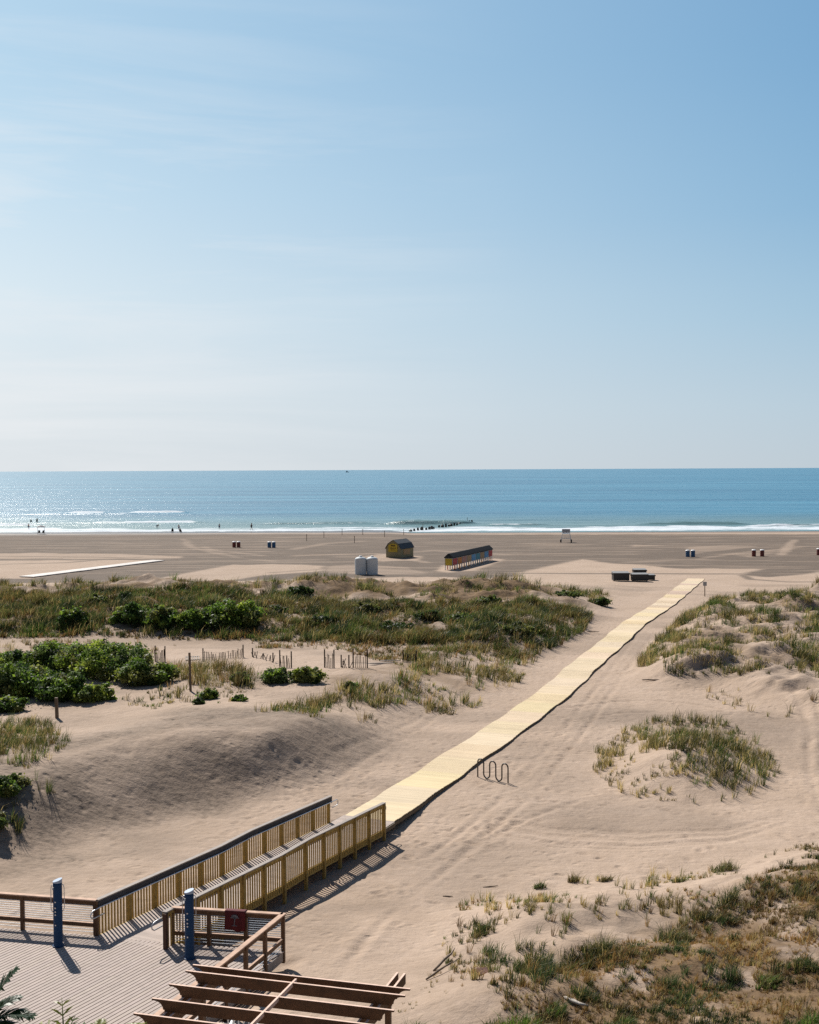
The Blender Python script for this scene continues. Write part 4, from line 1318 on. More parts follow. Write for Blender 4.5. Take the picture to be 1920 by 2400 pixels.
for i, a in enumerate([(700, 1398, 60, 26, 'dark low shrub above the green row right end'), (1085, 1462, 70, 30, 'dark low shrub in the right part of the back dune'),
                       (1000, 1455, 54, 26, 'olive low shrub left of the bare sand gap on the back dune'), (1335, 1398, 70, 18, 'dark low shrub on the sea-side crest of the back dune'), (1408, 1420, 50, 22, 'dark low shrub at the right end of the back dune'),
                       (225, 1418, 50, 24, 'dark flat shrub left of the small pointed one on the back dune'), (90, 1440, 60, 24, 'olive flat shrub near the left edge on the back dune'), (860, 1440, 64, 28, 'olive shrub in the middle of the back dune'),
                       (930, 1478, 80, 26, 'dark spreading shrub at the foot of the back dune, right of middle'), (1210, 1490, 90, 32, 'olive spreading shrub near the right foot of the back dune'), (760, 1472, 60, 24, 'dark shrub right of the largest green one on the back dune'),
                       (1150, 1425, 56, 24, 'olive shrub above the bare sand gap on the back dune'), (640, 1440, 56, 26, 'dark shrub up-slope from the largest green one')]):
    shrub(*a, gc, SH_DARK if i % 2 == 0 else SH_OLV, 70 + i, .14, 1.2)


# bright spiky clumps at the near right
def clump(px, py, w, h, label, col, nb=170, seed=0):
    p = hit(px, py); sc = p[1] / F
    root = empty('grass_clump', (p[0], p[1], p[2]), 0, label, 'grass clump', 'green clumps on the near dune')
    n = 22; rr = w * sc * .5
    a = RNG.uniform(0, 6.28, n); q = RNG.uniform(0, 1, n) ** .7 * rr
    th = RNG.uniform(0, 3.1); ex = RNG.uniform(.45, .8)
    lx, ly = q * np.cos(a), q * np.sin(a) * ex
    P = np.c_[lx * np.cos(th * .3) - ly * np.sin(th * .3), lx * np.sin(th * .3) + ly * np.cos(th * .3), np.zeros(n)]
    P[:, 2] = terrain(P[:, 0] + p[0], P[:, 1] + p[1]) - p[2]
    g_ = np.array(col); g_ = (g_ * .9 + g_.mean() * .1) * (1.05 if py > 2300 else .85)
    cols = np.tile(g_, (n, 1)) * RNG.uniform(.6, 1.3, (n, 1))
    kk = RNG.uniform(0, 1, n) < .22; cols[kk] = OLIVE * 1.2
    hs = h * sc * (1.05 - .55 * (q / rr)) * RNG.uniform(.55, 1.15, n)
    blades('blades', P, hs, max(6, int(nb * w / 900)) + 6, .16, cols, .015, kind=None, parent=root, droop=1.0)


for a in [(965, 2440, 76, 62, 'bright green spiky clump right of the pergola', (.07, .13, .022)),
          (1210, 2425, 130, 80, 'wide bright green clump at the bottom, with yellow tips', (.085, .14, .022)),
          (1305, 2378, 70, 48, 'round green clump just above the wide bottom clump', (.055, .10, .02)),
          (1365, 2340, 70, 60, 'dark upright clump below the tall tangled grass', (.035, .065, .016)),
          (1150, 2420, 50, 46, 'small clump left of the wide bottom clump', (.05, .085, .02)),
          (1455, 2418, 110, 50, 'low flat green clump at the bottom centre right', (.07, .11, .025)),
          (1905, 2420, 150, 70, 'leafy bright clump in the bottom right corner', (.075, .135, .025)),
          (1800, 2310, 100, 44, 'light green clump among rusty ground cover', (.085, .13, .03)),
          (1880, 2270, 90, 46, 'dark green clump near the right edge', (.045, .085, .02)),
          (1700, 2120, 70, 60, 'tufted grass clump on the slope at the right', (.08, .09, .03)),
          (1575, 2210, 90, 70, 'tangled olive clump in the middle of the near dune', (.075, .085, .03)),
          (1130, 2185, 70, 42, 'dark green clump at the left corner of the near dune', (.05, .085, .022)),
          (1250, 2270, 130, 60, 'broad dark clump in the left half of the near dune', (.05, .07, .022)),
          (1400, 2235, 80, 75, 'tall leaning clump right of the broad dark clump', (.08, .10, .03)),
          (1700, 2040, 70, 40, 'dry-tipped tuft on the rim of the near dune', (.12, .13, .045)),
          (1265, 2082, 34, 26, 'small green tuft on the pale rim, left', (.08, .12, .035)),
          (1345, 2068, 30, 36, 'straw-coloured upright tuft on the pale rim', (.22, .17, .07)),
          (1420, 2066, 34, 26, 'thin straw tuft on the pale rim, further right', (.18, .15, .06)),
          (1590, 2068, 34, 24, 'isolated spiky tuft in the bare middle of the rim', (.09, .11, .035))]:
    clump(*a)

# ------------------------------------------------------------------ posts, sand fences, driftwood
def wpost(px, py, h, r, label, name='wooden_post', lean=0.0, group='weathered posts in the dunes'):
    p = hit(px, py)
    m = MB(); m.tube([(0, 0, -.2), (lean * .5, 0, h * .5), (lean, 0, h)], r, 9, radii=[r * 1.05, r, r * .95])
    o = m.build(name, M['weathered']); o.location = p
    tag(o, label, 'post', group)


wpost(447, 1620, 2.35, .075, 'tall lone weathered post in the grass below the sand fence', lean=-.05)
wpost(134, 1683, 1.15, .10, 'short weathered post on the bare mound in front of the hedge', lean=-.03)
wpost(293, 1536, .75, .05, 'short fence post behind the right end of the hedge')
wpost(204, 1525, .55, .04, 'thin stub post left behind the hedge')


def fence(x0, y0, x1, y1, n, h, label, gaps=(), lean=.06, bury=0.0):
    a = hit(x0, y0); b = hit(x1, y1)
    root = empty('sand_fence', a, 0, label, 'sand fence', 'broken sand fence sections')
    m = MB(); rr = random.Random(int(x0))
    for k in range(n):
        if k in gaps: continue
        t = k / max(1, n - 1)
        q = a + (b - a) * t; gz = hgt(q[0], q[1])
        hh = h * rr.uniform(.7, 1.05) * (1 - bury * math.sin(t * math.pi)); lx = rr.uniform(-lean, lean)
        m.bar((q[0] - a[0], q[1] - a[1], gz - a[2] - .1), (q[0] - a[0] + lx, q[1] - a[1], gz - a[2] + hh * .85), .045, .02, up=(0, 1, 0))
    m.build('picket_panel', M['picket'], root)
    m = MB()
    for zz in (.3, .75):
        pts = []
        for t in np.linspace(0, 1, 6):
            q = a + (b - a) * t; pts.append((q[0] - a[0], q[1] - a[1] + .015, hgt(q[0], q[1]) - a[2] + h * zz * (1 - bury * math.sin(t * math.pi))))
        m.tube(pts, .006, 4)
    m.build('wire', M['darksteel'], root)
    for q in (a, b):
        m = MB(); gz = hgt(q[0], q[1])
        m.tube([(q[0] - a[0], q[1] - a[1] + .04, gz - a[2] - .15), (q[0] - a[0], q[1] - a[1] + .04, gz - a[2] + h * 1.1)], .045, 7)
        m.build('post', M['picket'], root)


fence(364, 1551, 387, 1552, 9, 1.05, 'short picket fence remnant just right of the hedge')
fence(476, 1550, 570, 1541, 26, .85, 'longest sand fence stretch, half buried, behind the tall post', gaps=(9, 15), bury=.25)
fence(592, 1540, 640, 1552, 12, .6, 'leaning low pickets where the longest fence collapses', lean=.3)
fence(656, 1563, 683, 1566, 8, 1.05, 'fence remnant left of the twin shrubs, with thick post', lean=.1)
fence(761, 1565, 783, 1566, 7, 1.15, 'upright fence remnant above the right twin shrub', lean=.04)
fence(800, 1565, 818, 1566, 5, .8, 'tilted picket fragment between two upright fence remnants', lean=.35)
fence(828, 1565, 861, 1566, 8, 1.15, 'rightmost tall fence remnant, on open sand', lean=.06)
fence(945, 1552, 976, 1553, 10, .8, 'fence remnant swallowed by dark grass at the right', lean=.12)


def stick(px, py, L_, r, rz, label, tilt=.1, mat='weathered', group='driftwood'):
    p = hit(px, py)
    m = MB(); rr = random.Random(int(px + py)); n = 5; pts = []
    for k in range(n):
        t = k / (n - 1) - .5
        pts.append((L_ * t, rr.uniform(-.04, .04) * L_, r * .6 + L_ * tilt * (t + .5)))
    m.tube(pts, r, 6, radii=[r * .8, r, r, r * .8, r * .4])
    o = m.build('driftwood', M[mat], smooth=True); o.location = p; o.rotation_euler = (0, 0, rz)
    tag(o, label, 'driftwood', group)


pale = simple('bleached_driftwood', (.45, .40, .35), .85, .15, 5); M['pale'] = pale
stick(895, 1556, 2.2, .05, .1, 'bleached branch on the sand right of the last fence', .02, 'pale')
stick(915, 1551, 1.6, .05, -.35, 'bleached branch crossing another near the dark grass', .06, 'pale')
stick(880, 1560, 1.3, .04, .5, 'short bleached stick nearest the tall fence remnant', .03, 'pale')
stick(1042, 2262, 1.1, .035, .9, 'broken dark board end leaning at the corner of the near dune', .25)
stick(1030, 2285, 1.0, .03, .7, 'thin dark stick beside the broken board', .2)
stick(1150, 2080, .55, .02, .2, 'dark twig on the pale rim of the near dune', .05)
stick(1050, 2103, .35, .022, -.2, 'small dark twig on open sand left of the near dune', .05)
stick(1345, 2355, .9, .05, -.9, 'bleached stub log among the green clumps', .1, 'pale')
stick(1530, 1596, 1.4, .05, -.35, 'grey branch at the foot of the broad right dune', .05)
stick(1385, 1482, 1.6, .05, -.5, 'dark branch on sand at the right end of back dune', .05)
p = hit(1130, 2282); m = MB(); m.box((0, 0, .06), (.36, .26, .09)); o = m.build('broken_slab', M['palebrick']); o.location = p; o.rotation_euler = (.5, .2, .5)
md = o.modifiers.new('b', 'BEVEL'); md.width = .02
tag(o, 'pinkish broken slab half buried at the edge of the near dune', 'slab')
# white slatted wreckage by the long fence
p = hit(451, 1547); root = empty('broken_pallet', p, .2, 'white slatted wreckage lying left of the longest sand fence', 'pallet')
m = MB()
for k in range(7): m.bar((-.45 + k * .15, -.28, .06), (-.45 + k * .15, .28, .24), .06, .02)
m.build('slats', M['pale'], root)
m = MB(); m.bar((-.52, -.22, .05), (.52, -.22, .05), .05, .05); m.bar((-.52, .22, .20), (.52, .22, .20), .05, .05); m.build('rail', M['pale'], root)

# sign post at the end of the boardwalk with a low rope line
p = hit(1652, 1398)
root = empty('sign_post', p, rad(-5), 'small grey sign on a post where the boardwalk meets the beach', 'sign')
m = MB(); m.box((0, 0, .75), (.09, .09, 1.7)); m.build('post', M['weathered'], root)
m = MB(); m.box((0, -.06, 1.45), (.42, .03, .46)); m.build('sign_panel', simple('grey_sign', (.33, .34, .36), .6), root)
# ------------------------------------------------------------------ far beach objects
BZ = 0.0


def at(px, py, z=None):
    p = flat(px, py, 0.0)
    for _ in range(4):
        h = hgt(*p) if z is None else z
        p = flat(px, py, h)
    return (p[0], p[1], h)


# water tanks
def tank(px, py, label):
    p = at(px, py)
    root = empty('water_tank', p, 0, label, 'tank', 'twin white tanks behind the dune')
    r = .80
    prof = [(r * .98, 0)]
    for z in (.7, 1.4): prof += [(r, z - .04), (r * 1.012, z - .03), (r * 1.012, z + .03), (r, z + .04)]
    m = MB(); m.lathe(prof + [(r, 2.06)], n=40); m.build('body', M['tank'], root)
    m = MB(); m.lathe([(r, 2.06), (r * .97, 2.16), (r * .8, 2.30), (r * .55, 2.39), (r * .28, 2.43), (r * .27, 2.50), (r * .1, 2.52)], n=28); m.build('dome', M['tank'], root, smooth=True)
    m = MB(); m.lathe([(.2, 2.5), (.2, 2.56), (.17, 2.58)], n=14); m.build('lid', M['white'], root)


tank(845.5, 1346, 'left one of two white domed tanks standing behind the dune crest')
tank(872.5, 1346, 'right one of two white domed tanks standing behind the dune crest')

# gambrel shed
c0 = at(939.5, 1308.5)
root = empty('beach_shed', c0, rad(-27), 'olive gambrel-roofed shed with yellow sign on the open beach', 'shed')
w, ln, eh, kh, th = 2.75, 4.6, 1.55, 2.35, 2.95
gp = [(-w, 0), (0, 0), (0, eh), (-w * .16, kh), (-w * .5, th), (-w * .84, kh), (-w, eh)]
m = MB(); m.prism(gp, (0, ln / 2, 0), (1, 0, 0), (0, 0, 1), ln); m.build('wall', M['shedwall'], root)
m = MB()
rf = [(.10, eh - .06), (-w * .16, kh), (-w * .5, th), (-w * .84, kh), (-w - .10, eh - .06)]
for (a, b), (c_, d_) in zip(rf, rf[1:]):
    nx_, nz_ = -(d_ - b), (c_ - a); q = math.hypot(nx_, nz_); nx_, nz_ = -nx_ / q * .06, -nz_ / q * .06
    if nz_ < 0: nx_, nz_ = -nx_, -nz_
    m.prism([(a, b), (c_, d_), (c_ + nx_, d_ + nz_), (a + nx_, b + nz_)], (0, ln / 2, 0.004), (1, 0, 0), (0, 0, 1), ln + .3)
m.build('roof', M['shedroof'], root)
m = MB(); m.prism([(-w * .82, 1.02), (-w * .22, 1.02), (-w * .22, 2.12), (-w * .30, 2.3), (-w * .5, 2.42), (-w * .70, 2.3), (-w * .82, 2.12)], (0, -.05, 0), (1, 0, 0), (0, 0, 1), .06)
sg = m.build('sign', M['yellow'], root)
m = MB(); rr = random.Random(4)
for row, (zc, hh_, x0, x1) in enumerate([(2.05, .26, -.66, -.36), (1.63, .13, -.72, -.34), (1.35, .10, -.66, -.40)]):
    xx = w * x0
    while xx < w * x1:
        lw = rr.uniform(.06, .14)
        m.box((xx + lw / 2, -.09, zc), (lw * .8, .02, hh_)); xx += lw + .015
m.build('lettering', M['signbrown'], sg)
m = MB(); m.box((-.02 + .03, 2.2, .95), (.05, 2.4, .9)); m.build('side_panel', M['huttan'], root)
m = MB(); m.box((-w / 2, ln / 2, .04), (w + .1, ln + .1, .14)); m.build('skid_base', M['weathered'], root)

# row of painted beach huts on legs
a = np.array(at(1052, 1336.5)[:2]); b = np.array(at(1146, 1312.8)[:2])
cols_ = ['hutred', 'orange', 'hutpink', 'huttan', 'hutblue', 'hutteal', 'huttan', 'hutblue', 'hutred']
descr = ['beach hut with yellow end wall and dark red side, nearest in the row', 'beach hut with orange side, second in the row', 'beach hut with dusty pink side, right behind the orange one', 'beach hut with tan side, between the pink and the first blue one',
         'beach hut with sky blue side in the middle of the row', 'beach hut with teal side, just beyond the middle blue one', 'beach hut with tan side, between the teal and the far blue one', 'beach hut with blue side, next to last at the far end', 'beach hut with red side, last at the far end of the row']
rowdir = (b - a) / np.hypot(*(b - a)); nh = 9
for i in range(nh):
    p = a + (b - a) * (i / nh)
    gz = hgt(*p)
    root = empty('beach_hut', (p[0], p[1], gz), -math.atan2(rowdir[0], rowdir[1]), descr[i], 'beach hut', 'row of painted beach huts')
    w, dp = 1.2, 2.22
    m = MB(); m.box((0, dp / 2, 1.22), (w, dp, 1.12)); m.build('body', M['hutbody'], root)
    m = MB(); m.box((0, -.03, 1.2), (w - .16, .05, .98)); m.build('front_panel', M['yellow'] if i == 0 else M[cols_[i - 1]], root)
    m = MB(); m.box((w / 2 + .02, dp / 2, 1.2), (.04, dp - .36, .92)); m.build('side_panel', M[cols_[i]], root)
    m = MB(); m.prism([(-w / 2 - .12, 1.76), (w / 2 + .14, 1.76), (w / 2 + .12, 1.86), (.12, 2.42), (-.12, 2.42), (-w / 2 - .12, 1.86)], (0, dp / 2, 0), (1, 0, 0), (0, 0, 1), dp + .1); m.build('roof', M['hutroof'], root)
    for sx in (-1, 1):
        for sy in (.08, dp / 2, dp - .08):
            m = MB(); m.box((sx * (w / 2 - .06), sy, .28), (.11, .11, .78)); m.build('leg', M['white'] if (sy != dp / 2) else M[cols_[i]], root)

# black storage bins
def bin_(px, py, w, h, dp, label, rz=0.0):
    p = at(px, py)
    root = empty('storage_bin', p, rz, label, 'bin', 'black bins beside the boardwalk end')
    m = MB(); m.box((0, dp / 2, h * .45 + .08), (w * .96, dp * .94, h * .84)); m.box((0, dp / 2, h * .9), (w, dp, .08)); m.build('body', M['black'], root)
    m = MB()
    m.add([(-w / 2, -.03, h * .945), (w / 2, -.03, h * .945), (w / 2, dp + .02, h * 1.04), (-w / 2, dp + .02, h * 1.04), (-w / 2, -.03, h * .975), (w / 2, -.03, h * .975), (w / 2, dp + .02, h * 1.07), (-w / 2, dp + .02, h * 1.07)],
          [(0, 3, 2, 1), (4, 5, 6, 7), (0, 1, 5, 4), (1, 2, 6, 5), (2, 3, 7, 6), (3, 0, 4, 7)]); m.build('lid', M['greylid'], root)
    for sx in (-1, 1):
        m = MB(); m.box((sx * (w / 2 + .06), dp * .4, h * .8), (.14, .3, .12)); m.build('lifting_pocket', M['black'], root)
        for yy_ in (.15, dp - .15):
            m = MB(); m.tube([(sx * w * .4 - .04, yy_, .07), (sx * w * .4 + .04, yy_, .07)], .08, 10); m.build('wheel', M['black'], root)


bin_(1457, 1362.5, 2.15, 1.12, 1.5, 'long black bin with grey lid, leftmost of the group')
bin_(1501, 1363.5, 2.1, 1.0, 1.4, 'black bin with pale lid, front middle of the group')
bin_(1501, 1353, 1.75, 1.05, 1.3, 'black bin half hidden behind the front middle bin')
bin_(1527, 1360.5, 1.0, .75, 1.1, 'smallest black bin at the right end of the group')

# lifeguard stand on wheels
p = at(1327, 1271)
root = empty('lifeguard_stand', p, rad(-8), 'white wheeled lifeguard stand near the surf', 'lifeguard stand')
for sx in (-1, 1):
    for sy, ty in ((-.9, -.45), (.9, .45)):
        m = MB(); m.bar((sx * .95, sy, .25), (sx * .75, ty, 1.75), .09, .09); m.build('leg', M['white'], root)
    m = MB(); m.bar((sx * .78, -.35, 1.75), (sx * .78, -.55, 2.75), .08, .08); m.build('canopy_post', M['white'], root)
m = MB(); m.box((0, 0, 1.72), (1.7, 1.1, .08)); m.build('platform', M['white'], root)
m = MB(); m.box((0, .1, 2.05), (1.5, .45, .07)); m.box((0, -.12, 1.88), (1.5, .06, .3)); m.build('bench', M['white'], root)
m = MB(); m.bar((0, -.40, 1.95), (0, -.56, 2.72), 1.62, .05, up=(0, 1, 0)); m.build('back_panel', simple('blue_grey_board', (.34, .37, .42), .6), root)
m = MB(); m.bar((-.95, -.8, .9), (.95, -.8, .9), .06, .08); m.bar((-.9, .75, .7), (.9, .75, .7), .06, .08); m.bar((-.9, -.7, 1.3), (.9, -.7, 1.3), .06, .06); m.build('cross_brace', M['white'], root)
for sx in (-1, 1):
    m = MB(); m.tube([(sx * 1.05 - .14, -.85, .33), (sx * 1.05 + .14, -.85, .33)], .33, 16); m.build('wheel', M['black'], root)


# barrels
def barrel(px, py, kind, label, group):
    p = at(px, py)
    root = empty('trash_barrel', p, 0, label, 'trash barrel', group)
    mt = M['barrelred'] if kind == 'r' else M['barrelblue']
    r = .34
    m = MB(); m.lathe([(r * .97, 0), (r, .04), (r, .34), (r * 1.04, .36), (r, .38), (r, .68), (r * 1.04, .70), (r, .72), (r, .98), (r * 1.05, 1.0)], n=18); m.build('drum', mt, root)
    m = MB(); m.lathe([(r * 1.1, 1.0), (r * 1.1, 1.06), (r * .8, 1.14), (r * .3, 1.17)], n=18); m.build('lid', M['white'], root)


g1 = 'pairs of trash barrels on the beach'
barrel(549, 1283, 'r', 'left barrel of the dark red pair at the left', g1); barrel(559.5, 1283, 'r', 'right barrel of the dark red pair at the left', g1)
barrel(631.5, 1283.5, 'b', 'left barrel of the blue pair left of the shed', g1); barrel(642, 1283.5, 'b', 'right barrel of the blue pair left of the shed', g1)
barrel(1612, 1305, 'b', 'left barrel of the blue pair beyond the boardwalk', g1); barrel(1624.5, 1305, 'b', 'right barrel of the blue pair beyond the boardwalk', g1)
barrel(1767, 1304, 'r', 'left barrel of the spaced dark red pair at the right', g1); barrel(1786.5, 1304, 'r', 'right barrel of the spaced dark red pair at the right', g1)
barrel(1919, 1301, 'r', 'single dark red barrel cut by the right picture edge', g1)

# thin marker posts near the surf
mk = [(719, 1268, 'leftmost thin marker post on the beach'), (759.5, 1261, 'second thin marker post from the left on the beach'), (802, 1254, 'third thin marker post, close to the surf'),
      (831, 1273, 'thin marker post nearest the shed'), (850.5, 1254, 'thin marker post at the surf edge above the tanks'), (901.6, 1259, 'thin marker post just left above the shed'), (946.5, 1254, 'thin marker post at the surf just left of the pilings')]
for px_, py_, lb in mk:
    p = at(px_, py_)
    m = MB(); m.tube([(0, 0, -.2), (0, 0, 1.35)], .06, 7); m.box((0, 0, 1.36), (.16, .08, .14)); o = m.build('marker_post', M['weathered']); o.location = p
    tag(o, lb, 'post', 'thin marker posts on the beach')

# pilings of the old outfall running into the surf
pil = [(962, 1245.5), (971, 1244.6), (980, 1243.3), (989, 1242.6), (999, 1242), (1006, 1240.7), (1012, 1240), (1017, 1239.4), (1029.5, 1236), (1037, 1235.6), (1045, 1234.9), (1052, 1234), (1058, 1233.1), (1065, 1232), (1071, 1231), (1077, 1229.8), (1083, 1229.2), (1089, 1227.8), (1095, 1226.2), (1100, 1225.6), (1106, 1225.4)]
for i, (px_, py_) in enumerate(pil):
    p = at(px_, py_, SEA)
    m = MB(); h = .5 + .5 * ((i * 37) % 7) / 7
    m.tube([(0, 0, -.8), (.05, 0, h * .6), (.0, .05, h)], (.3), 8, radii=[.34, .3 if i % 3 else .48, .2]); o = m.build('piling', M['pile']); o.location = p
    o.rotation_euler = (0, 0, i * 1.3)
    tag(o, 'black stubby piling in the slanting row that runs into the surf', 'piling', 'black pilings running into the surf')
for px_, lb in ((991.5, 'thin pole rising from the surf among the near pilings'), (1095.5, 'thin pole at the sea end of the piling row')):
    p = at(px_, 1243 if px_ < 1000 else 1226, SEA)
    m = MB(); m.tube([(0, 0, -.8), (0, 0, 1.7)], .07, 6); o = m.build('marker_pole', M['weathered']); o.location = p; tag(o, lb, 'pole', 'thin poles at the pilings')


# ------------------------------------------------------------------ people at the water's edge
def person(px, py, pose, label, mats=('skin', 'darkcloth', 'hair'), rz=0.0, sc=1.0, z=None):
    p = at(px, py, z)
    J = {'stand': dict(pel=(0, 0, .95), ch=(0, 0, 1.30), nk=(0, 0, 1.48), hd=(0, -.02, 1.62), sl=(-.19, 0, 1.40), el=(-.26, .02, 1.12), wl=(-.26, -.06, .86), sr=(.19, 0, 1.40), er=(.26, .02, 1.12), wr=(.26, -.06, .86), hl=(-.10, 0, .90), kl=(-.11, -.02, .49), fl=(-.11, .02, .06), hr=(.10, 0, .90), kr=(.11, -.02, .49), fr=(.11, .02, .06)),
         'walk': dict(pel=(0, 0, .93), ch=(0, -.03, 1.28), nk=(0, -.05, 1.46), hd=(0, -.08, 1.60), sl=(-.19, -.03, 1.38), el=(-.25, .14, 1.14), wl=(-.24, .16, .88), sr=(.19, -.03, 1.38), er=(.25, -.16, 1.14), wr=(.22, -.3, .94), hl=(-.10, 0, .88), kl=(-.11, -.22, .52), fl=(-.11, -.30, .08), hr=(.10, 0, .88), kr=(.11, .10, .48), fr=(.11, .38, .12)),
         'bend': dict(pel=(0, .1, .85), ch=(0, -.22, 1.02), nk=(0, -.40, 1.05), hd=(0, -.54, 1.02), sl=(-.18, -.3, 1.02), el=(-.2, -.42, .75), wl=(-.16, -.5, .48), sr=(.18, -.3, 1.02), er=(.2, -.42, .75), wr=(.16, -.5, .48), hl=(-.10, .1, .80), kl=(-.12, -.02, .45), fl=(-.13, .05, .06), hr=(.10, .1, .80), kr=(.12, -.02, .45), fr=(.13, .05, .06)),
         'sit': dict(pel=(0, .1, .42), ch=(0, .2, .74), nk=(0, .22, .92), hd=(0, .2, 1.07), sl=(-.19, .2, .84), el=(-.27, .05, .60), wl=(-.24, -.18, .56), sr=(.19, .2, .84), er=(.27, .05, .60), wr=(.24, -.18, .56), hl=(-.10, .08, .40), kl=(-.12, -.36, .48), fl=(-.12, -.48, .06), hr=(.10, .08, .40), kr=(.12, -.36, .48), fr=(.12, -.48, .06))}[pose]
    root = empty('person', p, rz, label, 'person', 'people at the water')
    root.scale = (sc,) * 3
    ns = list(J.keys()); E = [('pel', 'ch'), ('ch', 'nk'), ('nk', 'hd'), ('nk', 'sl'), ('sl', 'el'), ('el', 'wl'), ('nk', 'sr'), ('sr', 'er'), ('er', 'wr'), ('pel', 'hl'), ('hl', 'kl'), ('kl', 'fl'), ('pel', 'hr'), ('hr', 'kr'), ('kr', 'fr')]
    R_ = dict(pel=.14, ch=.15, nk=.06, hd=.10, sl=.06, el=.045, wl=.03, sr=.06, er=.045, wr=.03, hl=.09, kl=.06, fl=.04, hr=.09, kr=.06, fr=.04)
    vs = [J[k] for k in ns]; es = [(ns.index(a), ns.index(b)) for a, b in E]
    extra = []
    for f_, k_ in (('fl', 'kl'), ('fr', 'kr')):
        q = J[f_]; vs.append((q[0], q[1] - .17, .035)); es.append((ns.index(f_), len(vs) - 1)); extra.append(.03)
    for w_, e_ in (('wl', 'el'), ('wr', 'er')):
        q = np.array(J[w_]); e = np.array(J[e_]); dd_ = (q - e) / np.linalg.norm(q - e)
        vs.append(tuple(q + dd_ * .14)); es.append((ns.index(w_), len(vs) - 1)); extra.append(.022)
    q = J['hd']; vs.append((q[0], q[1], q[2] + .10)); es.append((ns.index('hd'), len(vs) - 1)); extra.append(.075)
    me = bpy.data.meshes.new('body'); me.from_pydata(vs, es, []); me.materials.append(M[mats[0]])
    ob = bpy.data.objects.new('body', me); link(ob, root)
    ob.modifiers.new('skin', 'SKIN'); sv = me.skin_vertices[0].data
    for i in range(len(vs)):
        r_ = R_[ns[i]] if i < len(ns) else extra[i - len(ns)]
        sv[i].radius = (r_, r_)
    sv[ns.index('pel')].use_root = True
    sb = ob.modifiers.new('sub', 'SUBSURF'); sb.levels = 1; sb.render_levels = 1
    # trunks / top as a fitted sleeve
    m = MB(); a = Vector(J['pel']); b = Vector(J['ch'])
    m.tube([a + (a - b) * .22, a, a + (b - a) * .45], .17, 12, radii=[.155, .178, .165])
    for h_, k_ in (('hl', 'kl'), ('hr', 'kr')):
        h2, k2 = Vector(J[h_]), Vector(J[k_]); m.tube([h2, h2 + (k2 - h2) * .6], .1, 10, radii=[.125, .105])
    if mats[1] == 'darkcloth': m.tube([a + (b - a) * .4, b, Vector(J['nk']) * .5 + b * .5], .18, 12, radii=[.17, .185, .12])
    m.build('clothing', M[mats[1]], root, smooth=True)
    m = MB(); q = J['hd']; m.lathe([(.03, -.02), (.10, .0), (.118, .06), (.10, .14), (.05, .19), (.01, .20)], (q[0], q[1] + .03, q[2]), 12); m.build('hair', M[mats[2]], root, smooth=True)
    return root


person(67.5, 1241.5, 'stand', 'person standing at the foam edge, farthest left', rz=.3, mats=('skin', 'bluecloth', 'hair'), sc=.95)
person(73, 1229, 'stand', 'person wading in the surf behind the leftmost walker', z=SEA - .7, sc=.95)
person(87, 1229, 'walk', 'dark figure wading deeper in the surf, near the left edge', rz=1.2, z=SEA - .5, sc=1.1)
person(368.5, 1239, 'bend', 'person bending over in the wash, left of the seated pair', rz=1.3, mats=('skin', 'bluecloth', 'hair'))
person(419.5, 1243, 'stand', 'person standing behind the seated pair', sc=.9, mats=('skin', 'bluecloth', 'hair'))
person(514.5, 1241, 'stand', 'slim person standing alone at the water line', sc=.9, mats=('skin', 'bluecloth', 'hair'))
person(589.5, 1243, 'walk', 'tall dark-clothed person walking alone along the water line', rz=1.4, sc=1.12)


def bchair(px, py, label, rz):
    p = at(px, py)
    root = empty('beach_chair', p, rz, label, 'beach chair', 'beach chairs near the water')
    m = MB(); m.bar((0, -.3, .36), (0, .12, .3), .5, .04); m.build('seat', M['darkcloth'], root)
    m = MB(); m.bar((0, .12, .3), (0, .42, .95), .5, .04, up=(0, 1, 0)); m.build('backrest', M['darkcloth'], root)
    for sx in (-1, 1):
        m = MB(); m.tube([(sx * .27, -.32, 0), (sx * .27, .3, .55)], .02, 6); m.tube([(sx * .27, .35, 0), (sx * .27, -.3, .52), (sx * .27, .3, .56)], .02, 6); m.build('frame', M['steel'], root)
    return p


p = bchair(404.5, 1248, 'left beach chair of the pair at the water line', 3.4)
person(404.5, 1248, 'sit', 'person sitting in the left beach chair', rz=3.4)
p = bchair(423.5, 1249, 'right beach chair of the pair at the water line', 2.9)
person(423.5, 1249, 'sit', 'person sitting in the right beach chair', rz=2.9)
# canopy
p = at(96.5, 1252)
root = empty('beach_canopy', p, .2, 'small grey beach canopy shading two dark chairs at the left', 'canopy')
m = MB(); m.lathe([(1.15, 1.75), (1.18, 1.80), (.75, 2.05), (.05, 2.25)], n=8); m.build('cloth', M['greycloth'], root)
for sx, sy in ((-1, -1), (1, -1), (1, 1), (-1, 1)):
    m = MB(); m.tube([(sx * .85, sy * .7, 0), (sx * .8, sy * .65, 1.8)], .03, 6); m.build('pole', M['steel'], root)
bchair(92, 1252, 'left dark chair under the grey canopy', .2); bchair(101, 1252, 'right dark chair under the grey canopy', -.1)

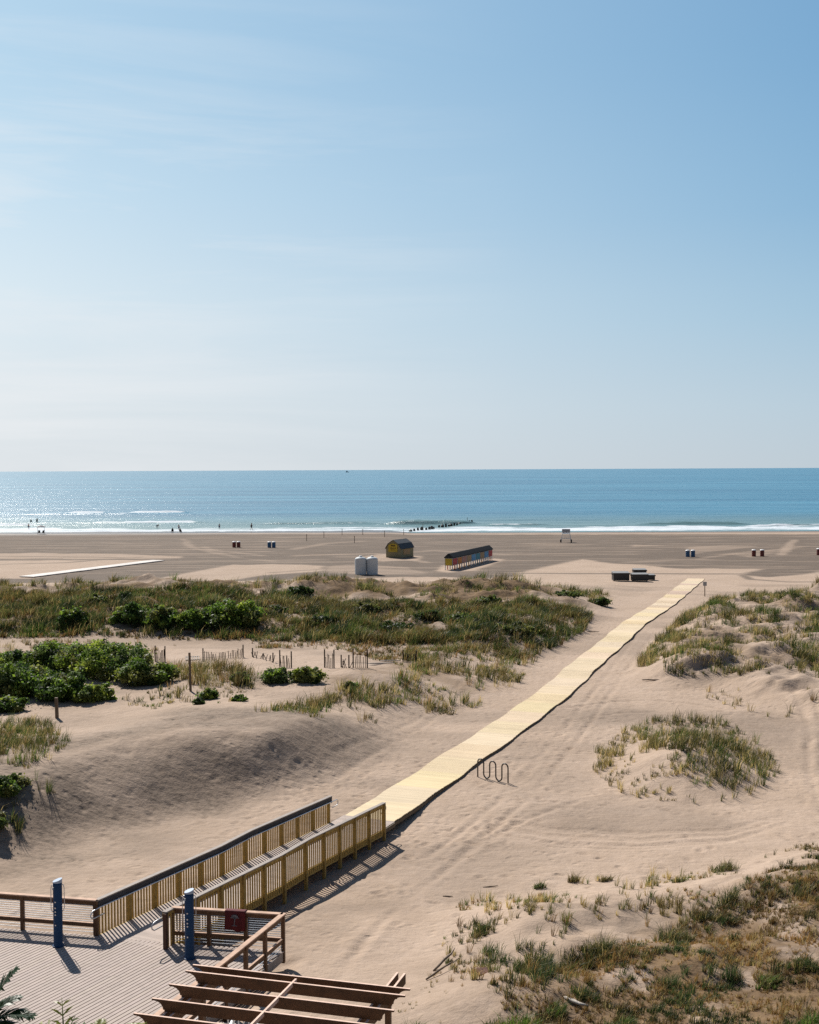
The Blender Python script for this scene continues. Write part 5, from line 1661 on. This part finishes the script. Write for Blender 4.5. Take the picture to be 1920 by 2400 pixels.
# vessel on the horizon
d = ray(814.5, 1107.0); dist = 7800.0
root = empty('fishing_boat', (d[0] / d[1] * dist, dist, SEA), rad(6), 'small grey vessel on the horizon', 'boat')
Lb = 24
m = MB(); m.prism([(-Lb / 2, 2.6), (-Lb / 2 + 1.5, -.8), (Lb / 2 - 3, -.8), (Lb / 2, 3.6), (Lb / 4, 2.9)], (0, 0, 0), (1, 0, 0), (0, 0, 1), 6); m.build('hull', M['hull'], root)
m = MB(); m.box((-3, 0, 5), (8, 4.5, 5)); m.box((-2, 0, 8.2), (4, 3.5, 1.6)); m.build('wheelhouse', M['hull'], root)
m = MB(); m.tube([(-6, 0, 3), (-6, 0, 13)], .25, 6); m.tube([(-6, 0, 5), (-11, 0, 10)], .2, 6); m.build('mast', M['hull'], root)

# ------------------------------------------------------------------ palms at the lower left
def palm(cx, cy, cz, base, specs, label, tint, lw=.016, skip=1):
    root = empty('palm_tree', (cx, cy, base), 0, label, 'palm')
    m = MB(); n = 9; zt_ = cz - base
    m.tube([(.25 * math.sin(k / n * 1.5) - .25, 0, zt_ * k / n) for k in range(n + 1)], .13, 10, radii=[.17 - .06 * k / n for k in range(n + 1)])
    m.build('trunk', M['weathered'], root)
    for (az, el, L_, crv, rgb) in specs:
        pts = []; p = np.array([0, 0, zt_]); e = el
        for k in range(15):
            pts.append(p.copy())
            p = p + L_ / 14 * np.array([math.cos(e) * math.cos(az), math.cos(e) * math.sin(az), math.sin(e)])
            e -= crv / 14
        m = MB(); m.tube([tuple(q) for q in pts], .012, 5, radii=[.022 - .0013 * k for k in range(15)], col=tuple(np.array(rgb) * 1.1))
        for k in range(2, 15, skip):
            q = Vector(pts[k]); tg = (Vector(pts[k]) - Vector(pts[k - 1])).normalized()
            sd2 = tg.cross(Vector((0, 0, 1))).normalized(); upv = sd2.cross(tg)
            ll = L_ * .34 * math.sin(math.pi * min(1, (k + 1.5) / 15.5)) ** .6
            for j in range(2 if skip == 1 else 1):
                q2 = q + tg * (j * L_ / 28)
                for sg in (-1, 1):
                    dr = (tg * .75 + sd2 * sg * .8 + upv * random.uniform(.0, .25)).normalized()
                    wv = tg.cross(dr).normalized(); bw = (dr.cross(wv)).normalized()
                    c = tuple(np.array(rgb) * random.uniform(.7, 1.3))
                    mid = q2 + dr * ll * .5 + Vector((0, 0, .0)); tip = q2 + dr * ll - Vector((0, 0, ll * random.uniform(.1, .3)))
                    b = bw * lw
                    m.add([q2 - b * .5, q2 + b * .5, mid + b, tip, mid - b], [(0, 1, 2, 4), (4, 2, 3)], c)
        m.build('frond', M['frond'], root)


def atd(px, py, dist):
    d = ray(px, py); d = d / d[1] * dist
    return d[0], d[1], CZ + d[2]


DG = (.022, .05, .016); YG = (.20, .21, .05); MG = (.10, .14, .035)
cx_, cy_, cz_ = atd(-40, 2400, 19.0)
palm(cx_, cy_, cz_, .95, [(.30, 1.22, 1.02, .5, DG), (.0, .55, .86, .9, DG), (-.25, .15, .85, .6, DG), (.5, .85, .7, .8, DG), (2.2, .9, 1.1, 1.2, DG), (3.3, .5, 1.1, 1.2, MG), (-1.2, .3, 1.1, 1.2, MG), (4.2, .5, 1.1, 1.2, DG)], 'dark green palm crown at the lower left corner', (.02, .045, .015), .026, 1)
cx_, cy_, cz_ = atd(150, 2452, 19.5)
palm(cx_, cy_, cz_, .95, [(1.9, 1.2, .85, .9, YG), (2.6, 1.0, .8, 1.6, YG), (.9, .75, .75, 1.4, MG), (.2, .5, .6, .9, YG), (1.4, .9, .55, .6, MG), (3.6, .3, .9, 1.0, MG), (-1.3, .4, .9, 1.0, MG), (5.2, .4, .9, 1.0, YG)], 'yellowing ragged palm top left of the pergola, at the bottom edge', YG, .02, 3)
cx_, cy_, cz_ = atd(225, 2455, 20.0)
palm(cx_, cy_, cz_, .95, [(.25, .75, .95, 1.1, (.17, .22, .03)), (.6, .55, .8, 1.2, (.17, .22, .03)), (1.6, .9, .55, .8, YG), (2.6, .4, .8, 1.0, MG), (-.6, .2, .8, 1.0, MG), (-1.9, .3, .9, 1.0, MG)], 'bright yellow-green palm touching the pergola rafter ends', YG)

# ------------------------------------------------------------------ light
AZ, EL = rad(-29), rad(43)
sdv = Vector((math.sin(AZ) * math.cos(EL), math.cos(AZ) * math.cos(EL), math.sin(EL)))
ld = bpy.data.lights.new('sun', 'SUN'); ld.energy = 5.0; ld.angle = rad(.53); ld.color = (1.0, .945, .86)
lo_ = bpy.data.objects.new('sun', ld); link(lo_)
lo_.rotation_euler = (-sdv).to_track_quat('-Z', 'Y').to_euler()
lo_.location = (-40, 60, 80)
w = bpy.data.worlds.new('World'); scn.world = w; w.use_nodes = True
nt = w.node_tree
for n in list(nt.nodes): nt.nodes.remove(n)
out = nt.nodes.new('ShaderNodeOutputWorld'); bg = nt.nodes.new('ShaderNodeBackground')
sky = nt.nodes.new('ShaderNodeTexSky'); sky.sky_type = 'NISHITA'; sky.sun_disc = False
sky.sun_elevation = EL; sky.sun_rotation = AZ; sky.altitude = 0
sky.air_density = 1.0; sky.dust_density = 1.2; sky.ozone_density = 1.6
# the low sky over the sea: paler and brighter towards the sun on the left, deep blue on the right, thin cirrus
tc = nt.nodes.new('ShaderNodeTexCoord'); G_ = tc.outputs['Generated']
sep = nt.nodes.new('ShaderNodeSeparateXYZ'); nt.links.new(G_, sep.inputs[0])


def ramp(stops):
    r = nt.nodes.new('ShaderNodeValToRGB'); cr = r.color_ramp
    while len(cr.elements) < len(stops): cr.elements.new(.5)
    for e, (p, c) in zip(cr.elements, stops): e.position = p; e.color = c + (1,)
    nt.links.new(sep.outputs[2], r.inputs[0]); return r.outputs[0]


rl = ramp([(0, (.68, .725, .76)), (.06, (.69, .75, .79)), (.14, (.66, .765, .83)), (.22, (.55, .71, .825)), (.32, (.445, .635, .79)), (.44, (.41, .605, .78)), (.7, (.12, .26, .48)), (1, (.05, .13, .30))])
rr_ = ramp([(0, (.46, .545, .61)), (.05, (.41, .54, .64)), (.12, (.295, .48, .635)), (.20, (.195, .395, .60)), (.30, (.145, .335, .56)), (.44, (.115, .285, .52)), (.7, (.05, .14, .34)), (1, (.03, .09, .24))])
xm = mapr(nt, sep.outputs[0], -.34, .44)
skc = mixrgb(nt, xm, rl, rr_)
mp = mapping(nt, G_, (1.4, 1.4, 15.0), (0, .08, 0))
cf = noise(nt, mp, 1.5, 6, .6, .5)
lm = mapr(nt, sep.outputs[0], .10, -.36)
lm = math_n(nt, 'MULTIPLY', lm, mapr(nt, sep.outputs[2], .40, .24))
cm = math_n(nt, 'MULTIPLY', mapr(nt, cf, .44, .68, 0, .75), lm)
skc = mixrgb(nt, cm, skc, (.76, .79, .82))
SK = .05
sc20 = nt.nodes.new('ShaderNodeVectorMath'); sc20.operation = 'SCALE'; sc20.inputs[3].default_value = .88 / SK
nt.links.new(skc, sc20.inputs[0])
fr = math_n(nt, 'MULTIPLY', mapr(nt, sep.outputs[1], .15, .55), .95)
fin = mixrgb(nt, fr, sky.outputs[0], sc20.outputs[0])
nt.links.new(fin, bg.inputs[0]); bg.inputs[1].default_value = SK
nt.links.new(bg.outputs[0], out.inputs[0])

scn.view_settings.view_transform = 'Standard'; scn.view_settings.look = 'None'
scn.view_settings.exposure = .32; scn.view_settings.gamma = 1
scn.render.engine = 'CYCLES'
scn.cycles.max_bounces = 6; scn.cycles.diffuse_bounces = 3; scn.cycles.glossy_bounces = 3; scn.cycles.transmission_bounces = 3
scn.cycles.sample_clamp_indirect = 6
scn.cycles.use_denoising = False
